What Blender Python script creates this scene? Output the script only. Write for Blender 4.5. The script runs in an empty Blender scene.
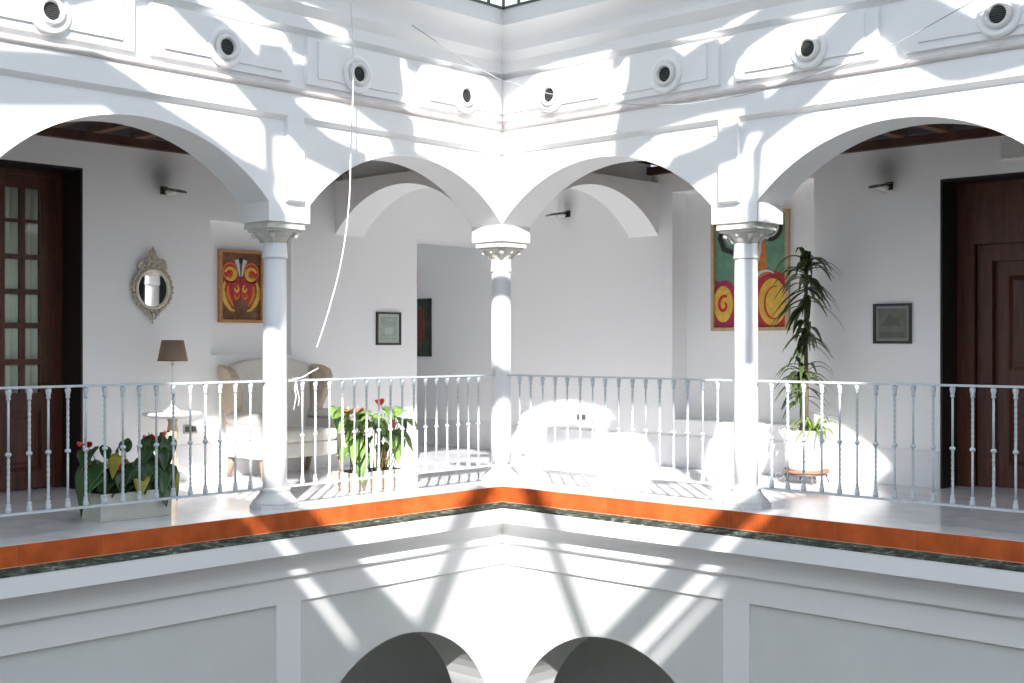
import bpy, bmesh, math, random
from mathutils import Vector, Matrix
from mathutils.geometry import delaunay_2d_cdt
PI = math.pi
random.seed(7)
C = bpy.context.scene.collection
SC = bpy.context.scene

# ---------------------------------------------------------------- camera, sky, sun, exposure
cam_d = bpy.data.cameras.new('camera')
cam = bpy.data.objects.new('camera', cam_d); C.objects.link(cam)
cam.location = (8.4046, 7.9599, 1.30)
cam.rotation_euler = (PI/2, 0, math.atan2(0.73163, -0.68170))
cam_d.sensor_width = 36.0
cam_d.lens = 1250.1/1024*36.0
cam_d.shift_y = 2.33/1024
cam_d.clip_start = 0.05
SC.camera = cam

world = bpy.data.worlds.new('sky'); SC.world = world
world.use_nodes = True
wn = world.node_tree.nodes; wl = world.node_tree.links
wn['Background'].inputs['Color'].default_value = (0.86, 0.93, 1.03, 1)
wn['Background'].inputs['Strength'].default_value = 2.12
wtc = wn.new('ShaderNodeTexCoord'); wsep = wn.new('ShaderNodeSeparateXYZ'); wr = wn.new('ShaderNodeValToRGB')   # hazy sky, dim towards the skyline
wl.new(wtc.outputs['Generated'], wsep.inputs[0]); wl.new(wsep.outputs['Z'], wr.inputs['Fac'])
for e_, (p_, k_) in zip([wr.color_ramp.elements[0], wr.color_ramp.elements[1], wr.color_ramp.elements.new(0.5)], ((0.02, 0.30), (0.14, 1.0), (1.0, 0.92))):
    e_.position = p_; e_.color = (0.82*k_, 0.93*k_, 1.08*k_, 1)
wl.new(wr.outputs['Color'], wn['Background'].inputs['Color'])

SUN = Vector((1.0, 0.98, 0.93)).normalized()          # direction towards the sun
sun_d = bpy.data.lights.new('sun', 'SUN')
sun_d.energy = 6.2; sun_d.angle = math.radians(0.7); sun_d.color = (1.0, 0.965, 0.95)
sun = bpy.data.objects.new('sun', sun_d); C.objects.link(sun)
sun.rotation_euler = SUN.to_track_quat('Z', 'Y').to_euler()
sun.location = (9, 9, 9)

vs = SC.view_settings
SC.display_settings.display_device = 'sRGB'
vs.view_transform = 'Standard'; vs.look = 'None'; vs.gamma = 1.0; vs.use_curve_mapping = False
vs.exposure = 0.66
SC.cycles.diffuse_bounces = 8; SC.cycles.max_bounces = 12

# ---------------------------------------------------------------- materials
def mat(name, col, rough=0.6, metal=0.0, var=0.0, vscale=6.0, bump=0.0, bscale=40.0, coat=0.0, island=0.0, spec=0.5):
    m = bpy.data.materials.new(name); m.use_nodes = True
    nt = m.node_tree; b = nt.nodes['Principled BSDF']
    b.inputs['Base Color'].default_value = (*col, 1)
    b.inputs['Roughness'].default_value = rough
    b.inputs['Metallic'].default_value = metal
    b.inputs['Specular IOR Level'].default_value = spec
    if coat: b.inputs['Coat Weight'].default_value = coat; b.inputs['Coat Roughness'].default_value = 0.15
    tc = nt.nodes.new('ShaderNodeTexCoord')
    last = None
    if var > 0:
        n = nt.nodes.new('ShaderNodeTexNoise'); n.inputs['Scale'].default_value = vscale; n.inputs['Detail'].default_value = 5
        nt.links.new(tc.outputs['Object'], n.inputs['Vector'])
        r = nt.nodes.new('ShaderNodeMapRange'); r.inputs['From Min'].default_value = 0.3; r.inputs['From Max'].default_value = 0.7
        r.inputs['To Min'].default_value = 1-var; r.inputs['To Max'].default_value = 1+var*0.35
        nt.links.new(n.outputs['Fac'], r.inputs['Value'])
        v = nt.nodes.new('ShaderNodeVectorMath'); v.operation = 'SCALE'
        v.inputs[0].default_value = col
        nt.links.new(r.outputs['Result'], v.inputs['Scale'])
        last = v.outputs['Vector']
    if island > 0:
        g = nt.nodes.new('ShaderNodeNewGeometry')
        r2 = nt.nodes.new('ShaderNodeMapRange'); r2.inputs['To Min'].default_value = 1-island; r2.inputs['To Max'].default_value = 1+island*0.6
        nt.links.new(g.outputs['Random Per Island'], r2.inputs['Value'])
        v2 = nt.nodes.new('ShaderNodeVectorMath'); v2.operation = 'SCALE'
        if last: nt.links.new(last, v2.inputs[0])
        else: v2.inputs[0].default_value = col
        nt.links.new(r2.outputs['Result'], v2.inputs['Scale'])
        last = v2.outputs['Vector']
    if last: nt.links.new(last, b.inputs['Base Color'])
    if bump > 0:
        n2 = nt.nodes.new('ShaderNodeTexNoise'); n2.inputs['Scale'].default_value = bscale; n2.inputs['Detail'].default_value = 6
        nt.links.new(tc.outputs['Object'], n2.inputs['Vector'])
        bp = nt.nodes.new('ShaderNodeBump'); bp.inputs['Strength'].default_value = bump; bp.inputs['Distance'].default_value = 0.01
        nt.links.new(n2.outputs['Fac'], bp.inputs['Height']); nt.links.new(bp.outputs['Normal'], b.inputs['Normal'])
    return m

def ramp_mat(name, stops, scale, detail=6, rough=0.5, distortion=0.0, bump=0.0, stretch=None, spec=0.5):
    m = bpy.data.materials.new(name); m.use_nodes = True
    nt = m.node_tree; b = nt.nodes['Principled BSDF']; b.inputs['Roughness'].default_value = rough
    b.inputs['Specular IOR Level'].default_value = spec
    tc = nt.nodes.new('ShaderNodeTexCoord'); n = nt.nodes.new('ShaderNodeTexNoise')
    n.inputs['Scale'].default_value = scale; n.inputs['Detail'].default_value = detail; n.inputs['Distortion'].default_value = distortion
    if stretch:
        mp = nt.nodes.new('ShaderNodeMapping'); mp.inputs['Scale'].default_value = stretch
        nt.links.new(tc.outputs['Object'], mp.inputs['Vector']); nt.links.new(mp.outputs['Vector'], n.inputs['Vector'])
    else: nt.links.new(tc.outputs['Object'], n.inputs['Vector'])
    cr = nt.nodes.new('ShaderNodeValToRGB')
    while len(cr.color_ramp.elements) < len(stops): cr.color_ramp.elements.new(0.5)
    for e, (p, c) in zip(cr.color_ramp.elements, stops): e.position = p; e.color = (*c, 1)
    nt.links.new(n.outputs['Fac'], cr.inputs['Fac']); nt.links.new(cr.outputs['Color'], b.inputs['Base Color'])
    if bump:
        bp = nt.nodes.new('ShaderNodeBump'); bp.inputs['Strength'].default_value = bump; bp.inputs['Distance'].default_value = 0.02
        nt.links.new(n.outputs['Fac'], bp.inputs['Height']); nt.links.new(bp.outputs['Normal'], b.inputs['Normal'])
    return m

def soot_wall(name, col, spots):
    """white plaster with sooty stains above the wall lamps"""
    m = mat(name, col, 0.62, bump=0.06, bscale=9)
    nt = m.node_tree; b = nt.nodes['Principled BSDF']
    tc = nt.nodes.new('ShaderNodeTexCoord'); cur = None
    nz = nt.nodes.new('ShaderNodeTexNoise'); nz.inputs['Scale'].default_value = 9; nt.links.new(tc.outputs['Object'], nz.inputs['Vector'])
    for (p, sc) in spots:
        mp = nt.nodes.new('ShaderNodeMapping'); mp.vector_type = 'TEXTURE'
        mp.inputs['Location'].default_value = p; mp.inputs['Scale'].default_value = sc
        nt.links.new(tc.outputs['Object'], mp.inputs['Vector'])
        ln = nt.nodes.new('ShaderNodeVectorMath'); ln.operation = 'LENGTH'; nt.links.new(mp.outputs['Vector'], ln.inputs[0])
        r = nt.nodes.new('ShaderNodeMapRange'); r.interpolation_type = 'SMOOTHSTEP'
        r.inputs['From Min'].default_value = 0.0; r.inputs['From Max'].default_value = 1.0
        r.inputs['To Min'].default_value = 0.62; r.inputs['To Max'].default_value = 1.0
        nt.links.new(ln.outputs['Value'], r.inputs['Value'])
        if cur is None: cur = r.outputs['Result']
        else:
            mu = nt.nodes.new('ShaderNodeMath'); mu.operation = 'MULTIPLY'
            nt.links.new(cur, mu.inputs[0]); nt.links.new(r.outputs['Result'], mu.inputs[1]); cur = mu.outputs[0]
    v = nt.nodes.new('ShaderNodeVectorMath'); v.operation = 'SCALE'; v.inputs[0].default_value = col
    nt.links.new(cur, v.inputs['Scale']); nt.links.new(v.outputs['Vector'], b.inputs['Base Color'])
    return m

WHITE = (0.92, 0.92, 0.915)
M = {}
M['plaster'] = mat('white_plaster', WHITE, 0.6, bump=0.04, bscale=14)
M['moulding'] = mat('white_moulding', WHITE, 0.55)
M['dusty'] = mat('dusty_moulding', (0.74, 0.68, 0.65), 0.7, var=0.08, vscale=9)
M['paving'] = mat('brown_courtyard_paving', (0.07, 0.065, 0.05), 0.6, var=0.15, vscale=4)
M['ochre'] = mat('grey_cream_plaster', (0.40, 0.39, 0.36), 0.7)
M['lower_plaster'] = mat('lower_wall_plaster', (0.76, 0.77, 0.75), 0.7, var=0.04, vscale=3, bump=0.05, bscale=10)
M['stone'] = mat('cream_column_stone', (0.70, 0.68, 0.62), 0.6, var=0.10, vscale=14, bump=0.08, bscale=30)
M['shaft'] = mat('white_painted_stone', (0.86, 0.86, 0.87), 0.35, bump=0.03, bscale=20)
M['base_stone'] = mat('worn_base_stone', (0.78, 0.78, 0.77), 0.45, var=0.10, vscale=12)
M['marble'] = ramp_mat('white_marble_floor', [(0.0, (0.55, 0.56, 0.58)), (0.42, (0.68, 0.68, 0.69)), (0.55, (0.75, 0.75, 0.76)), (1.0, (0.79, 0.79, 0.79))], 2.2, 8, 0.16, 1.4, spec=0.22)
M['skirt'] = ramp_mat('white_marble_skirting', [(0.0, (0.62, 0.63, 0.65)), (0.5, (0.82, 0.82, 0.84)), (1.0, (0.88, 0.88, 0.89))], 1.6, 8, 0.25, 1.2)
M['tile'] = mat('terracotta_tile', (0.64, 0.130, 0.030), 0.55, var=0.30, vscale=7, bump=0.05, island=0.12, spec=0.2)
M['grout'] = mat('pale_grout', (0.70, 0.40, 0.25), 0.8)
M['moss'] = ramp_mat('mossy_stone', [(0.36, (0.010, 0.018, 0.012)), (0.52, (0.045, 0.07, 0.052)), (0.62, (0.14, 0.18, 0.14)), (0.75, (0.45, 0.45, 0.40))], 16, 9, 0.85, 0.6, bump=0.6)
M['iron'] = mat('pale_grey_painted_iron', (0.60, 0.65, 0.68), 0.38, var=0.10, vscale=25)
M['darkwood'] = ramp_mat('dark_stained_wood', [(0.25, (0.045, 0.014, 0.008)), (0.6, (0.11, 0.031, 0.016)), (0.85, (0.16, 0.05, 0.026))], 5, 6, 0.35, 0.8, stretch=(6, 6, 0.6))
M['blackwood'] = mat('near_black_wood_lining', (0.016, 0.011, 0.008), 0.6, var=0.2, vscale=5)
M['beam'] = ramp_mat('brown_ceiling_beam', [(0.25, (0.045, 0.015, 0.010)), (0.8, (0.12, 0.05, 0.032))], 6, 6, 0.6, 0.5)
M['joist'] = mat('light_brown_joist', (0.20, 0.105, 0.065), 0.65, var=0.25, vscale=10)
M['board'] = mat('dark_ceiling_board', (0.035, 0.016, 0.010), 0.7, var=0.2)
M['metal_green'] = mat('dark_green_roof_metal', (0.10, 0.12, 0.09), 0.5, 0.3)
M['roof'] = mat('white_roof_panel', (0.80, 0.81, 0.82), 0.6)
M['black'] = mat('black_hole', (0.012, 0.013, 0.012), 0.7)
M['grille'] = mat('dark_mesh', (0.09, 0.09, 0.085), 0.5)
M['greyplastic'] = mat('grey_socket_plate', (0.42, 0.42, 0.40), 0.4)
M['offwhite'] = mat('off_white_paint', (0.80, 0.79, 0.76), 0.45)
M['gilt'] = mat('silvered_carving', (0.66, 0.59, 0.46), 0.55, 0.05, var=0.4, vscale=45, bump=0.3, bscale=70)
M['giltpale'] = mat('pale_silvered_moulding', (0.78, 0.73, 0.62), 0.4, 0.1, var=0.15, vscale=40)
M['mirror'] = mat('mirror_glass', (0.86, 0.88, 0.87), 0.02, 1.0)
M['shade'] = mat('taupe_lamp_shade', (0.34, 0.24, 0.17), 0.85, var=0.08, vscale=40)
M['shadetrim'] = mat('brown_shade_trim', (0.20, 0.13, 0.085), 0.8)
M['lampbase'] = mat('cream_lamp_base', (0.75, 0.72, 0.65), 0.4)
M['linen'] = mat('cream_linen_upholstery', (0.76, 0.72, 0.66), 0.9, var=0.06, vscale=30, bump=0.08, bscale=220)
M['linen2'] = mat('beige_linen_wing', (0.60, 0.50, 0.38), 0.9, var=0.08, vscale=30, bump=0.08, bscale=220)
M['chairleg'] = mat('dark_beige_chair_leg', (0.30, 0.22, 0.15), 0.45)
M['wood'] = mat('bleached_wood', (0.55, 0.43, 0.30), 0.6, var=0.15, vscale=20)
M['dkframe'] = mat('black_picture_frame', (0.035, 0.03, 0.028), 0.4)
M['mat_pale'] = mat('pale_grey_mount', (0.50, 0.53, 0.49), 0.5)
M['printgreen'] = mat('grey_green_print', (0.36, 0.44, 0.37), 0.6, var=0.2, vscale=18)
M['printolive'] = mat('olive_grey_print', (0.17, 0.175, 0.14), 0.35, var=0.25, vscale=12)
M['olive_dark'] = mat('faded_olive_ink', (0.125, 0.13, 0.105), 0.5, var=0.2, vscale=20)
M['mat_grey'] = mat('grey_mount', (0.27, 0.28, 0.265), 0.4)
M['honey'] = mat('honey_wood_frame', (0.50, 0.25, 0.10), 0.5, var=0.2, vscale=15)
M['oak'] = mat('pale_wood_frame', (0.58, 0.42, 0.25), 0.5, var=0.15, vscale=15)
M['pbrown'] = ramp_mat('mottled_brown_paint', [(0.25, (0.10, 0.035, 0.015)), (0.5, (0.19, 0.085, 0.045)), (0.8, (0.26, 0.15, 0.10))], 10, 8, 0.7, 0.5)
M['pred'] = mat('red_paint', (0.60, 0.035, 0.02), 0.6, var=0.2, vscale=25)
M['porange'] = mat('orange_paint', (0.75, 0.22, 0.03), 0.6, var=0.2, vscale=25)
M['pyellow'] = mat('yellow_paint', (0.82, 0.50, 0.07), 0.6, var=0.2, vscale=20)
M['pwhite'] = mat('white_paint_stroke', (0.62, 0.64, 0.66), 0.6)
M['pteal'] = mat('green_paint', (0.16, 0.33, 0.22), 0.65, var=0.25, vscale=9)
M['pblack'] = mat('black_paint', (0.03, 0.02, 0.025), 0.6)
M['pmag'] = mat('magenta_paint', (0.42, 0.03, 0.09), 0.6, var=0.2, vscale=15)
M['pdkgreen'] = ramp_mat('dark_green_paint', [(0.3, (0.02, 0.03, 0.02)), (0.6, (0.05, 0.065, 0.045)), (0.8, (0.09, 0.11, 0.07))], 8, 6, 0.6)
M['prust'] = mat('rust_red_paint', (0.16, 0.05, 0.03), 0.65, var=0.3, vscale=14)
M['signred'] = mat('bright_red_plastic', (0.55, 0.02, 0.02), 0.4)
M['concrete'] = mat('pale_planter_concrete', (0.60, 0.60, 0.54), 0.75, var=0.08, vscale=15, bump=0.05)
M['planterwhite'] = mat('white_planter_clay', (0.52, 0.45, 0.39), 0.7, var=0.06, vscale=15)
M['soil'] = mat('dark_soil', (0.05, 0.035, 0.025), 0.95, var=0.4, vscale=60)
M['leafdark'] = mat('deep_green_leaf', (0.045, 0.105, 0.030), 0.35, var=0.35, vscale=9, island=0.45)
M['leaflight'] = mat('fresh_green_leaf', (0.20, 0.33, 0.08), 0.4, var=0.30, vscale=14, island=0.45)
M['leafyellow'] = mat('yellowing_leaf', (0.42, 0.38, 0.06), 0.45, var=0.3, vscale=14)
M['leafdrac'] = mat('olive_green_strap_leaf', (0.075, 0.115, 0.035), 0.4, var=0.3, vscale=12, island=0.5)
M['leafspider'] = mat('lime_striped_leaf', (0.30, 0.40, 0.10), 0.45, var=0.2, vscale=20, island=0.4)
M['stem'] = ramp_mat('shaggy_brown_stem', [(0.35, (0.10, 0.04, 0.02)), (0.6, (0.32, 0.18, 0.08)), (0.75, (0.50, 0.34, 0.18))], 45, 4, 0.9, bump=0.8)
M['trunk'] = mat('grey_brown_trunk', (0.16, 0.12, 0.075), 0.8, var=0.3, vscale=30)
M['petiole'] = mat('green_leaf_stalk', (0.20, 0.26, 0.08), 0.5)
M['flower'] = mat('red_spathe', (0.72, 0.03, 0.03), 0.3)
M['flowerpale'] = mat('salmon_spathe', (0.70, 0.20, 0.13), 0.35)
M['spadix'] = mat('yellow_spadix', (0.7, 0.5, 0.15), 0.5)
M['glaze'] = mat('white_glazed_pot', (0.85, 0.84, 0.83), 0.3)
M['pinkglaze'] = mat('pink_painted_motif', (0.68, 0.34, 0.36), 0.4)
M['terracotta'] = mat('plain_terracotta', (0.36, 0.19, 0.12), 0.7, var=0.1)
M['wrought'] = mat('grey_wrought_iron', (0.22, 0.22, 0.22), 0.5, 0.3)
M['cordwhite'] = mat('white_cord', (0.85, 0.85, 0.84), 0.6)
M['cable'] = mat('pale_grey_cable', (0.45, 0.45, 0.45), 0.5)
M['curtain'] = mat('pale_green_sheer_curtain', (0.90, 0.92, 0.84), 0.9, var=0.04, vscale=20)
M['lampwhite'] = mat('frosted_white_glass', (0.75, 0.75, 0.70), 0.35)
M['sootmetal'] = mat('dark_bronze_dish', (0.05, 0.05, 0.035), 0.4, 0.4)
def glass_mat(name, tint, mixv=0.12):
    m = bpy.data.materials.new(name); m.use_nodes = True
    nt = m.node_tree; nt.nodes.remove(nt.nodes['Principled BSDF'])
    t = nt.nodes.new('ShaderNodeBsdfTransparent'); t.inputs['Color'].default_value = (*tint, 1)
    g = nt.nodes.new('ShaderNodeBsdfGlossy'); g.inputs['Roughness'].default_value = 0.03
    f = nt.nodes.new('ShaderNodeFresnel'); f.inputs['IOR'].default_value = 1.5
    mx = nt.nodes.new('ShaderNodeMixShader')
    ge = nt.nodes.new('ShaderNodeNewGeometry'); sb = nt.nodes.new('ShaderNodeMath'); sb.operation = 'SUBTRACT'; sb.inputs[0].default_value = 1.0
    ml = nt.nodes.new('ShaderNodeMath'); ml.operation = 'MULTIPLY'
    nt.links.new(ge.outputs['Backfacing'], sb.inputs[1]); nt.links.new(sb.outputs[0], ml.inputs[0]); nt.links.new(f.outputs['Fac'], ml.inputs[1])
    nt.links.new(ml.outputs[0], mx.inputs['Fac']); nt.links.new(t.outputs[0], mx.inputs[1]); nt.links.new(g.outputs[0], mx.inputs[2])
    nt.links.new(mx.outputs[0], nt.nodes['Material Output'].inputs['Surface'])
    return m
M['glass'] = glass_mat('door_glass', (0.96, 0.98, 0.95))
M['roofglass'] = glass_mat('roof_light_glass', (0.97, 0.985, 0.94))

# ---------------------------------------------------------------- mesh helpers
class B:
    """collects geometry for ONE mesh"""
    def __init__(s): s.v = []; s.f = []; s.mi = []; s.sm = []
    def add(s, vs_, fs, mi=0, sm=False):
        o = len(s.v); s.v += [tuple(p) for p in vs_]
        for f in fs: s.f.append([i+o for i in f]); s.mi.append(mi); s.sm.append(sm)
        return s
    def box(s, x0, x1, y0, y1, z0, z1, mi=0):
        x0, x1 = min(x0, x1), max(x0, x1); y0, y1 = min(y0, y1), max(y0, y1)
        v = [(x0,y0,z0),(x1,y0,z0),(x1,y1,z0),(x0,y1,z0),(x0,y0,z1),(x1,y0,z1),(x1,y1,z1),(x0,y1,z1)]
        return s.add(v, [(3,2,1,0),(4,5,6,7),(0,1,5,4),(1,2,6,5),(2,3,7,6),(3,0,4,7)], mi)
    def cbox(s, x0, x1, y0, y1, z0, z1, c, mi=0, seg=3):
        """box with rounded edges"""
        bm = bmesh.new(); bmesh.ops.create_cube(bm, size=1)
        for v in bm.verts:
            v.co = Vector(((x0+x1)/2+v.co.x*(x1-x0), (y0+y1)/2+v.co.y*(y1-y0), (z0+z1)/2+v.co.z*(z1-z0)))
        bmesh.ops.bevel(bm, geom=bm.edges[:], offset=c, segments=seg, affect='EDGES', profile=0.5)
        return s.bm(bm, mi, True)
    def bm(s, bm, mi=0, sm=False):
        bm.verts.index_update(); s.add([v.co[:] for v in bm.verts], [[v.index for v in f.verts] for f in bm.faces], mi, sm); bm.free(); return s
    def lathe(s, prof, cx=0, cy=0, cz=0, n=24, mi=0, sm=True, cap=True, sx=1, sy=1):
        vs_ = []; fs = []
        for (r, z) in prof:
            for k in range(n):
                a = 2*PI*k/n; vs_.append((cx+sx*r*math.cos(a), cy+sy*r*math.sin(a), cz+z))
        for i in range(len(prof)-1):
            for k in range(n):
                k2 = (k+1) % n; fs.append((i*n+k, i*n+k2, (i+1)*n+k2, (i+1)*n+k))
        s.add(vs_, fs, mi, sm)
        if cap:
            o = len(s.v)-len(vs_); last = (len(prof)-1)*n
            s.f.append([o+k for k in range(n)][::-1]); s.mi.append(mi); s.sm.append(False)
            s.f.append([o+last+k for k in range(n)]); s.mi.append(mi); s.sm.append(False)
        return s
    def tube(s, pts, r, n=8, mi=0, sm=True, closed=False):
        pts = [Vector(p) for p in pts]; m_ = len(pts)
        rs = r if isinstance(r, (list, tuple)) else [r]*m_
        vs_ = []; fs = []; prev = None
        for i, p in enumerate(pts):
            if closed: t = pts[(i+1) % m_]-pts[i-1]
            else: t = (pts[min(i+1, m_-1)]-pts[max(i-1, 0)])
            if t.length < 1e-9: t = Vector((0, 0, 1))
            t.normalize()
            if prev is None:
                a = Vector((0, 0, 1)) if abs(t.z) < 0.9 else Vector((1, 0, 0)); x = t.cross(a).normalized()
            else: x = (prev-t*prev.dot(t)).normalized()
            prev = x; y = t.cross(x)
            for k in range(n):
                an = 2*PI*k/n; vs_.append(p+(x*math.cos(an)+y*math.sin(an))*rs[i])
        rng = m_ if closed else m_-1
        for i in range(rng):
            j = (i+1) % m_
            for k in range(n):
                k2 = (k+1) % n; fs.append((i*n+k, i*n+k2, j*n+k2, j*n+k))
        if not closed: fs += [tuple(range(n))[::-1], tuple((m_-1)*n+k for k in range(n))]
        return s.add(vs_, fs, mi, sm)
    def prism(s, poly, z0, z1, mi=0):
        """polygon in x,y extruded in z"""
        n = len(poly); v = [(x, y, z0) for x, y in poly]+[(x, y, z1) for x, y in poly]
        return s.add(v, [tuple(range(n))[::-1], tuple(range(n, 2*n))]+[(i, (i+1) % n, n+(i+1) % n, n+i) for i in range(n)], mi)
    def ball(s, c, r, mi=0, seg=12, sc=(1, 1, 1)):
        bm = bmesh.new(); bmesh.ops.create_uvsphere(bm, u_segments=seg, v_segments=max(6, seg*2//3), radius=1)
        for v in bm.verts: v.co = Vector((c[0]+v.co.x*r*sc[0], c[1]+v.co.y*r*sc[1], c[2]+v.co.z*r*sc[2]))
        return s.bm(bm, mi, True)
    def xf(s, f):
        s.v = [tuple(f(Vector(p))) for p in s.v]; return s
    def build(s, name, mats, parent=None, fixn=False, loc=None):
        me = bpy.data.meshes.new(name); me.from_pydata(s.v, [], s.f)
        if not isinstance(mats, (list, tuple)): mats = [mats]
        for m_ in mats: me.materials.append(m_)
        me.polygons.foreach_set('material_index', s.mi); me.polygons.foreach_set('use_smooth', s.sm)
        me.update()
        if fixn:
            bm = bmesh.new(); bm.from_mesh(me); bmesh.ops.recalc_face_normals(bm, faces=bm.faces); bm.to_mesh(me); bm.free()
        o = bpy.data.objects.new(name, me); C.objects.link(o)
        if parent is not None: o.parent = parent
        if loc is not None: o.location = loc
        return o

def voxel(b, xs, ys, zs, pred, mi=0):
    """boundary surface of a set of filled grid cells"""
    nx, ny, nz = len(xs)-1, len(ys)-1, len(zs)-1
    fill = {}
    for i in range(nx):
        for j in range(ny):
            for k in range(nz):
                fill[i, j, k] = bool(pred((xs[i]+xs[i+1])/2, (ys[j]+ys[j+1])/2, (zs[k]+zs[k+1])/2))
    ids = {}
    def vid(i, j, k):
        if (i, j, k) not in ids: ids[i, j, k] = len(ids)
        return ids[i, j, k]
    fs = []
    for (i, j, k), f in fill.items():
        if not f: continue
        for d, q in (((-1,0,0), ((0,0,0),(0,0,1),(0,1,1),(0,1,0))), ((1,0,0), ((1,0,0),(1,1,0),(1,1,1),(1,0,1))),
                     ((0,-1,0), ((0,0,0),(1,0,0),(1,0,1),(0,0,1))), ((0,1,0), ((0,1,0),(0,1,1),(1,1,1),(1,1,0))),
                     ((0,0,-1), ((0,0,0),(0,1,0),(1,1,0),(1,0,0))), ((0,0,1), ((0,0,1),(1,0,1),(1,1,1),(0,1,1)))):
            if not fill.get((i+d[0], j+d[1], k+d[2]), False):
                fs.append([vid(i+a, j+c, k+e) for a, c, e in q])
    vs_ = [None]*len(ids)
    for (i, j, k), n in ids.items(): vs_[n] = (xs[i], ys[j], zs[k])
    return b.add(vs_, fs, mi)

def thing(name, label, cat, loc=(0, 0, 0), rz=0, group=None):
    o = bpy.data.objects.new(name, None); C.objects.link(o)
    o.location = loc; o.rotation_euler = (0, 0, rz); o.empty_display_size = 0.1
    o['label'] = label; o['category'] = cat
    if group: o['group'] = group
    return o
def tag(o, label, cat, group=None, kind=None):
    o['label'] = label; o['category'] = cat
    if group: o['group'] = group
    if kind: o['kind'] = kind
    return o
def struct(o, label=None, cat=None):
    o['kind'] = 'structure'
    if label: o['label'] = label
    if cat: o['category'] = cat
    return o
def copy_tree(src, parent=None):
    c = src.copy(); C.objects.link(c)
    if parent is not None: c.parent = parent
    for ch in list(src.children): copy_tree(ch, c)
    return c
swap = lambda p: Vector((p.y, p.x, p.z))      # mirror a shape across the diagonal

# ---------------------------------------------------------------- main dimensions
W = 2.43; T = 0.39
L1, L2, L3, L4 = 2.220, 2.617, 4.837, 5.234      # left facade (along x)
R1, R2, R3, R4 = 2.311, 2.728, 5.039, 5.456      # right facade (along y)
ZA, ZB, ZCR = 2.405, 2.256, 2.912                # arch spring, impost underside, arch crown
ZT = 3.76                                         # top of the arch wall
END = 8.2                                         # galleries end here

def seg_arch(a, b, zs, zc, n=28):
    h = (b-a)/2; r = zc-zs; R = (h*h+r*r)/(2*r); cx = (a+b)/2
    return [(a+(b-a)*i/n, zc-R+math.sqrt(max(R*R-(a+(b-a)*i/n-cx)**2, 0))) for i in range(n+1)]

def profile_wall(b, low, ztop, y0, y1, mi=0):
    """wall between a lower outline [(x, z)...] and ztop, from y0 (back) to y1 (front)"""
    n = len(low); vs_ = []
    for x, z in low: vs_ += [(x, y0, z), (x, y1, z), (x, y0, ztop), (x, y1, ztop)]
    fs = []
    for i in range(n-1):
        a, c = 4*i, 4*(i+1)
        if abs(low[i][0]-low[i+1][0]) > 1e-9:
            fs += [(a+1, a+3, c+3, c+1), (a, c, c+2, a+2), (a+2, c+2, c+3, a+3)]
        fs.append((a, a+1, c+1, c))
    fs += [(0, 2, 3, 1), (4*n-4, 4*n-3, 4*n-1, 4*n-2)]
    return b.add(vs_, fs, mi)

def arcade_low(p1, p2, p3, end, zfoot):
    return seg_arch(0, p1, ZA, ZCR)+[(p1, ZB), (p2, ZB)]+seg_arch(p2, p3, ZA, ZCR)+[(p3, ZB), (p3+p2-p1, ZB)]+seg_arch(p3+p2-p1, p3+p2, ZA, ZCR)+[(p3+p2, zfoot), (end, zfoot)]

# ---------------------------------------------------------------- upper arcade walls
def mirror_if(b, right):
    return b.xf(swap) if right else b
for right in (False, True):
    p1, p2, p3 = (R1, R2, R3) if right else (L1, L2, L3)
    b = B(); profile_wall(b, arcade_low(p1, p2, p3, END, 0.0), ZT, -T, 0.0)
    if not right: b.box(-T, 0, -T, 0, ZB, ZT)
    # raised strips above the columns
    s0, s1 = ((2.41, 2.585) if right else (2.315, 2.47))
    for a_, c_ in ((s0, s1), (p3+0.12, p3+0.28)):
        b.add([(a_,-0.02,2.395),(c_,-0.02,2.395),(c_,0.0495,2.425),(a_,0.0495,2.425),(a_,-0.02,3.2),(c_,-0.02,3.2),(c_,0.0495,3.2),(a_,0.0495,3.2)], [(3,2,1,0),(4,5,6,7),(0,1,5,4),(1,2,6,5),(2,3,7,6),(3,0,4,7)])
    mirror_if(b, right)
    struct(b.build('wall_right_arcade' if right else 'wall_left_arcade', M['plaster'], fixn=True),
           'white arcade wall with two low arches above the right railing' if right else 'white arcade wall with two low arches above the left railing', 'wall')

# mouldings swept along both facades with a mitre at the corner
def sweep_L(b, prof, end=END, close=True, mi=0):
    n = len(prof); vs_ = []
    for (o, z) in prof: vs_ += [(end, o, z), (o, o, z), (o, end, z)]
    fs = []
    for i in range(n if close else n-1):
        j = (i+1) % n
        fs += [(3*i, 3*i+1, 3*j+1, 3*j), (3*i+1, 3*i+2, 3*j+2, 3*j+1)]
    if close: fs += [tuple(3*i for i in range(n)), tuple(3*i+2 for i in range(n))[::-1]]
    return b.add(vs_, fs, mi)
cove_up = [(0.175+0.18*(1-math.cos(a)), 3.955+0.165*math.sin(a)) for a in [PI/2*i/10 for i in range(11)]]
frieze = [(-0.02, 3.045), (0.0, 3.045), (0.05, 3.080), (0.05, 3.245), (0.05, 3.305),
          (0.05, 3.715), (-0.01, 3.722), (-0.01, 3.742), (0.10, 3.768), (0.10, 3.862), (0.165, 3.925), (0.175, 3.932)]+cove_up+[(0.355, 4.26), (-0.02, 4.26)]
struct(sweep_L(B(), frieze).build('trim_1', M['moulding'], fixn=True), 'white frieze and coved cornice running above the arches', 'cornice')

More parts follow.
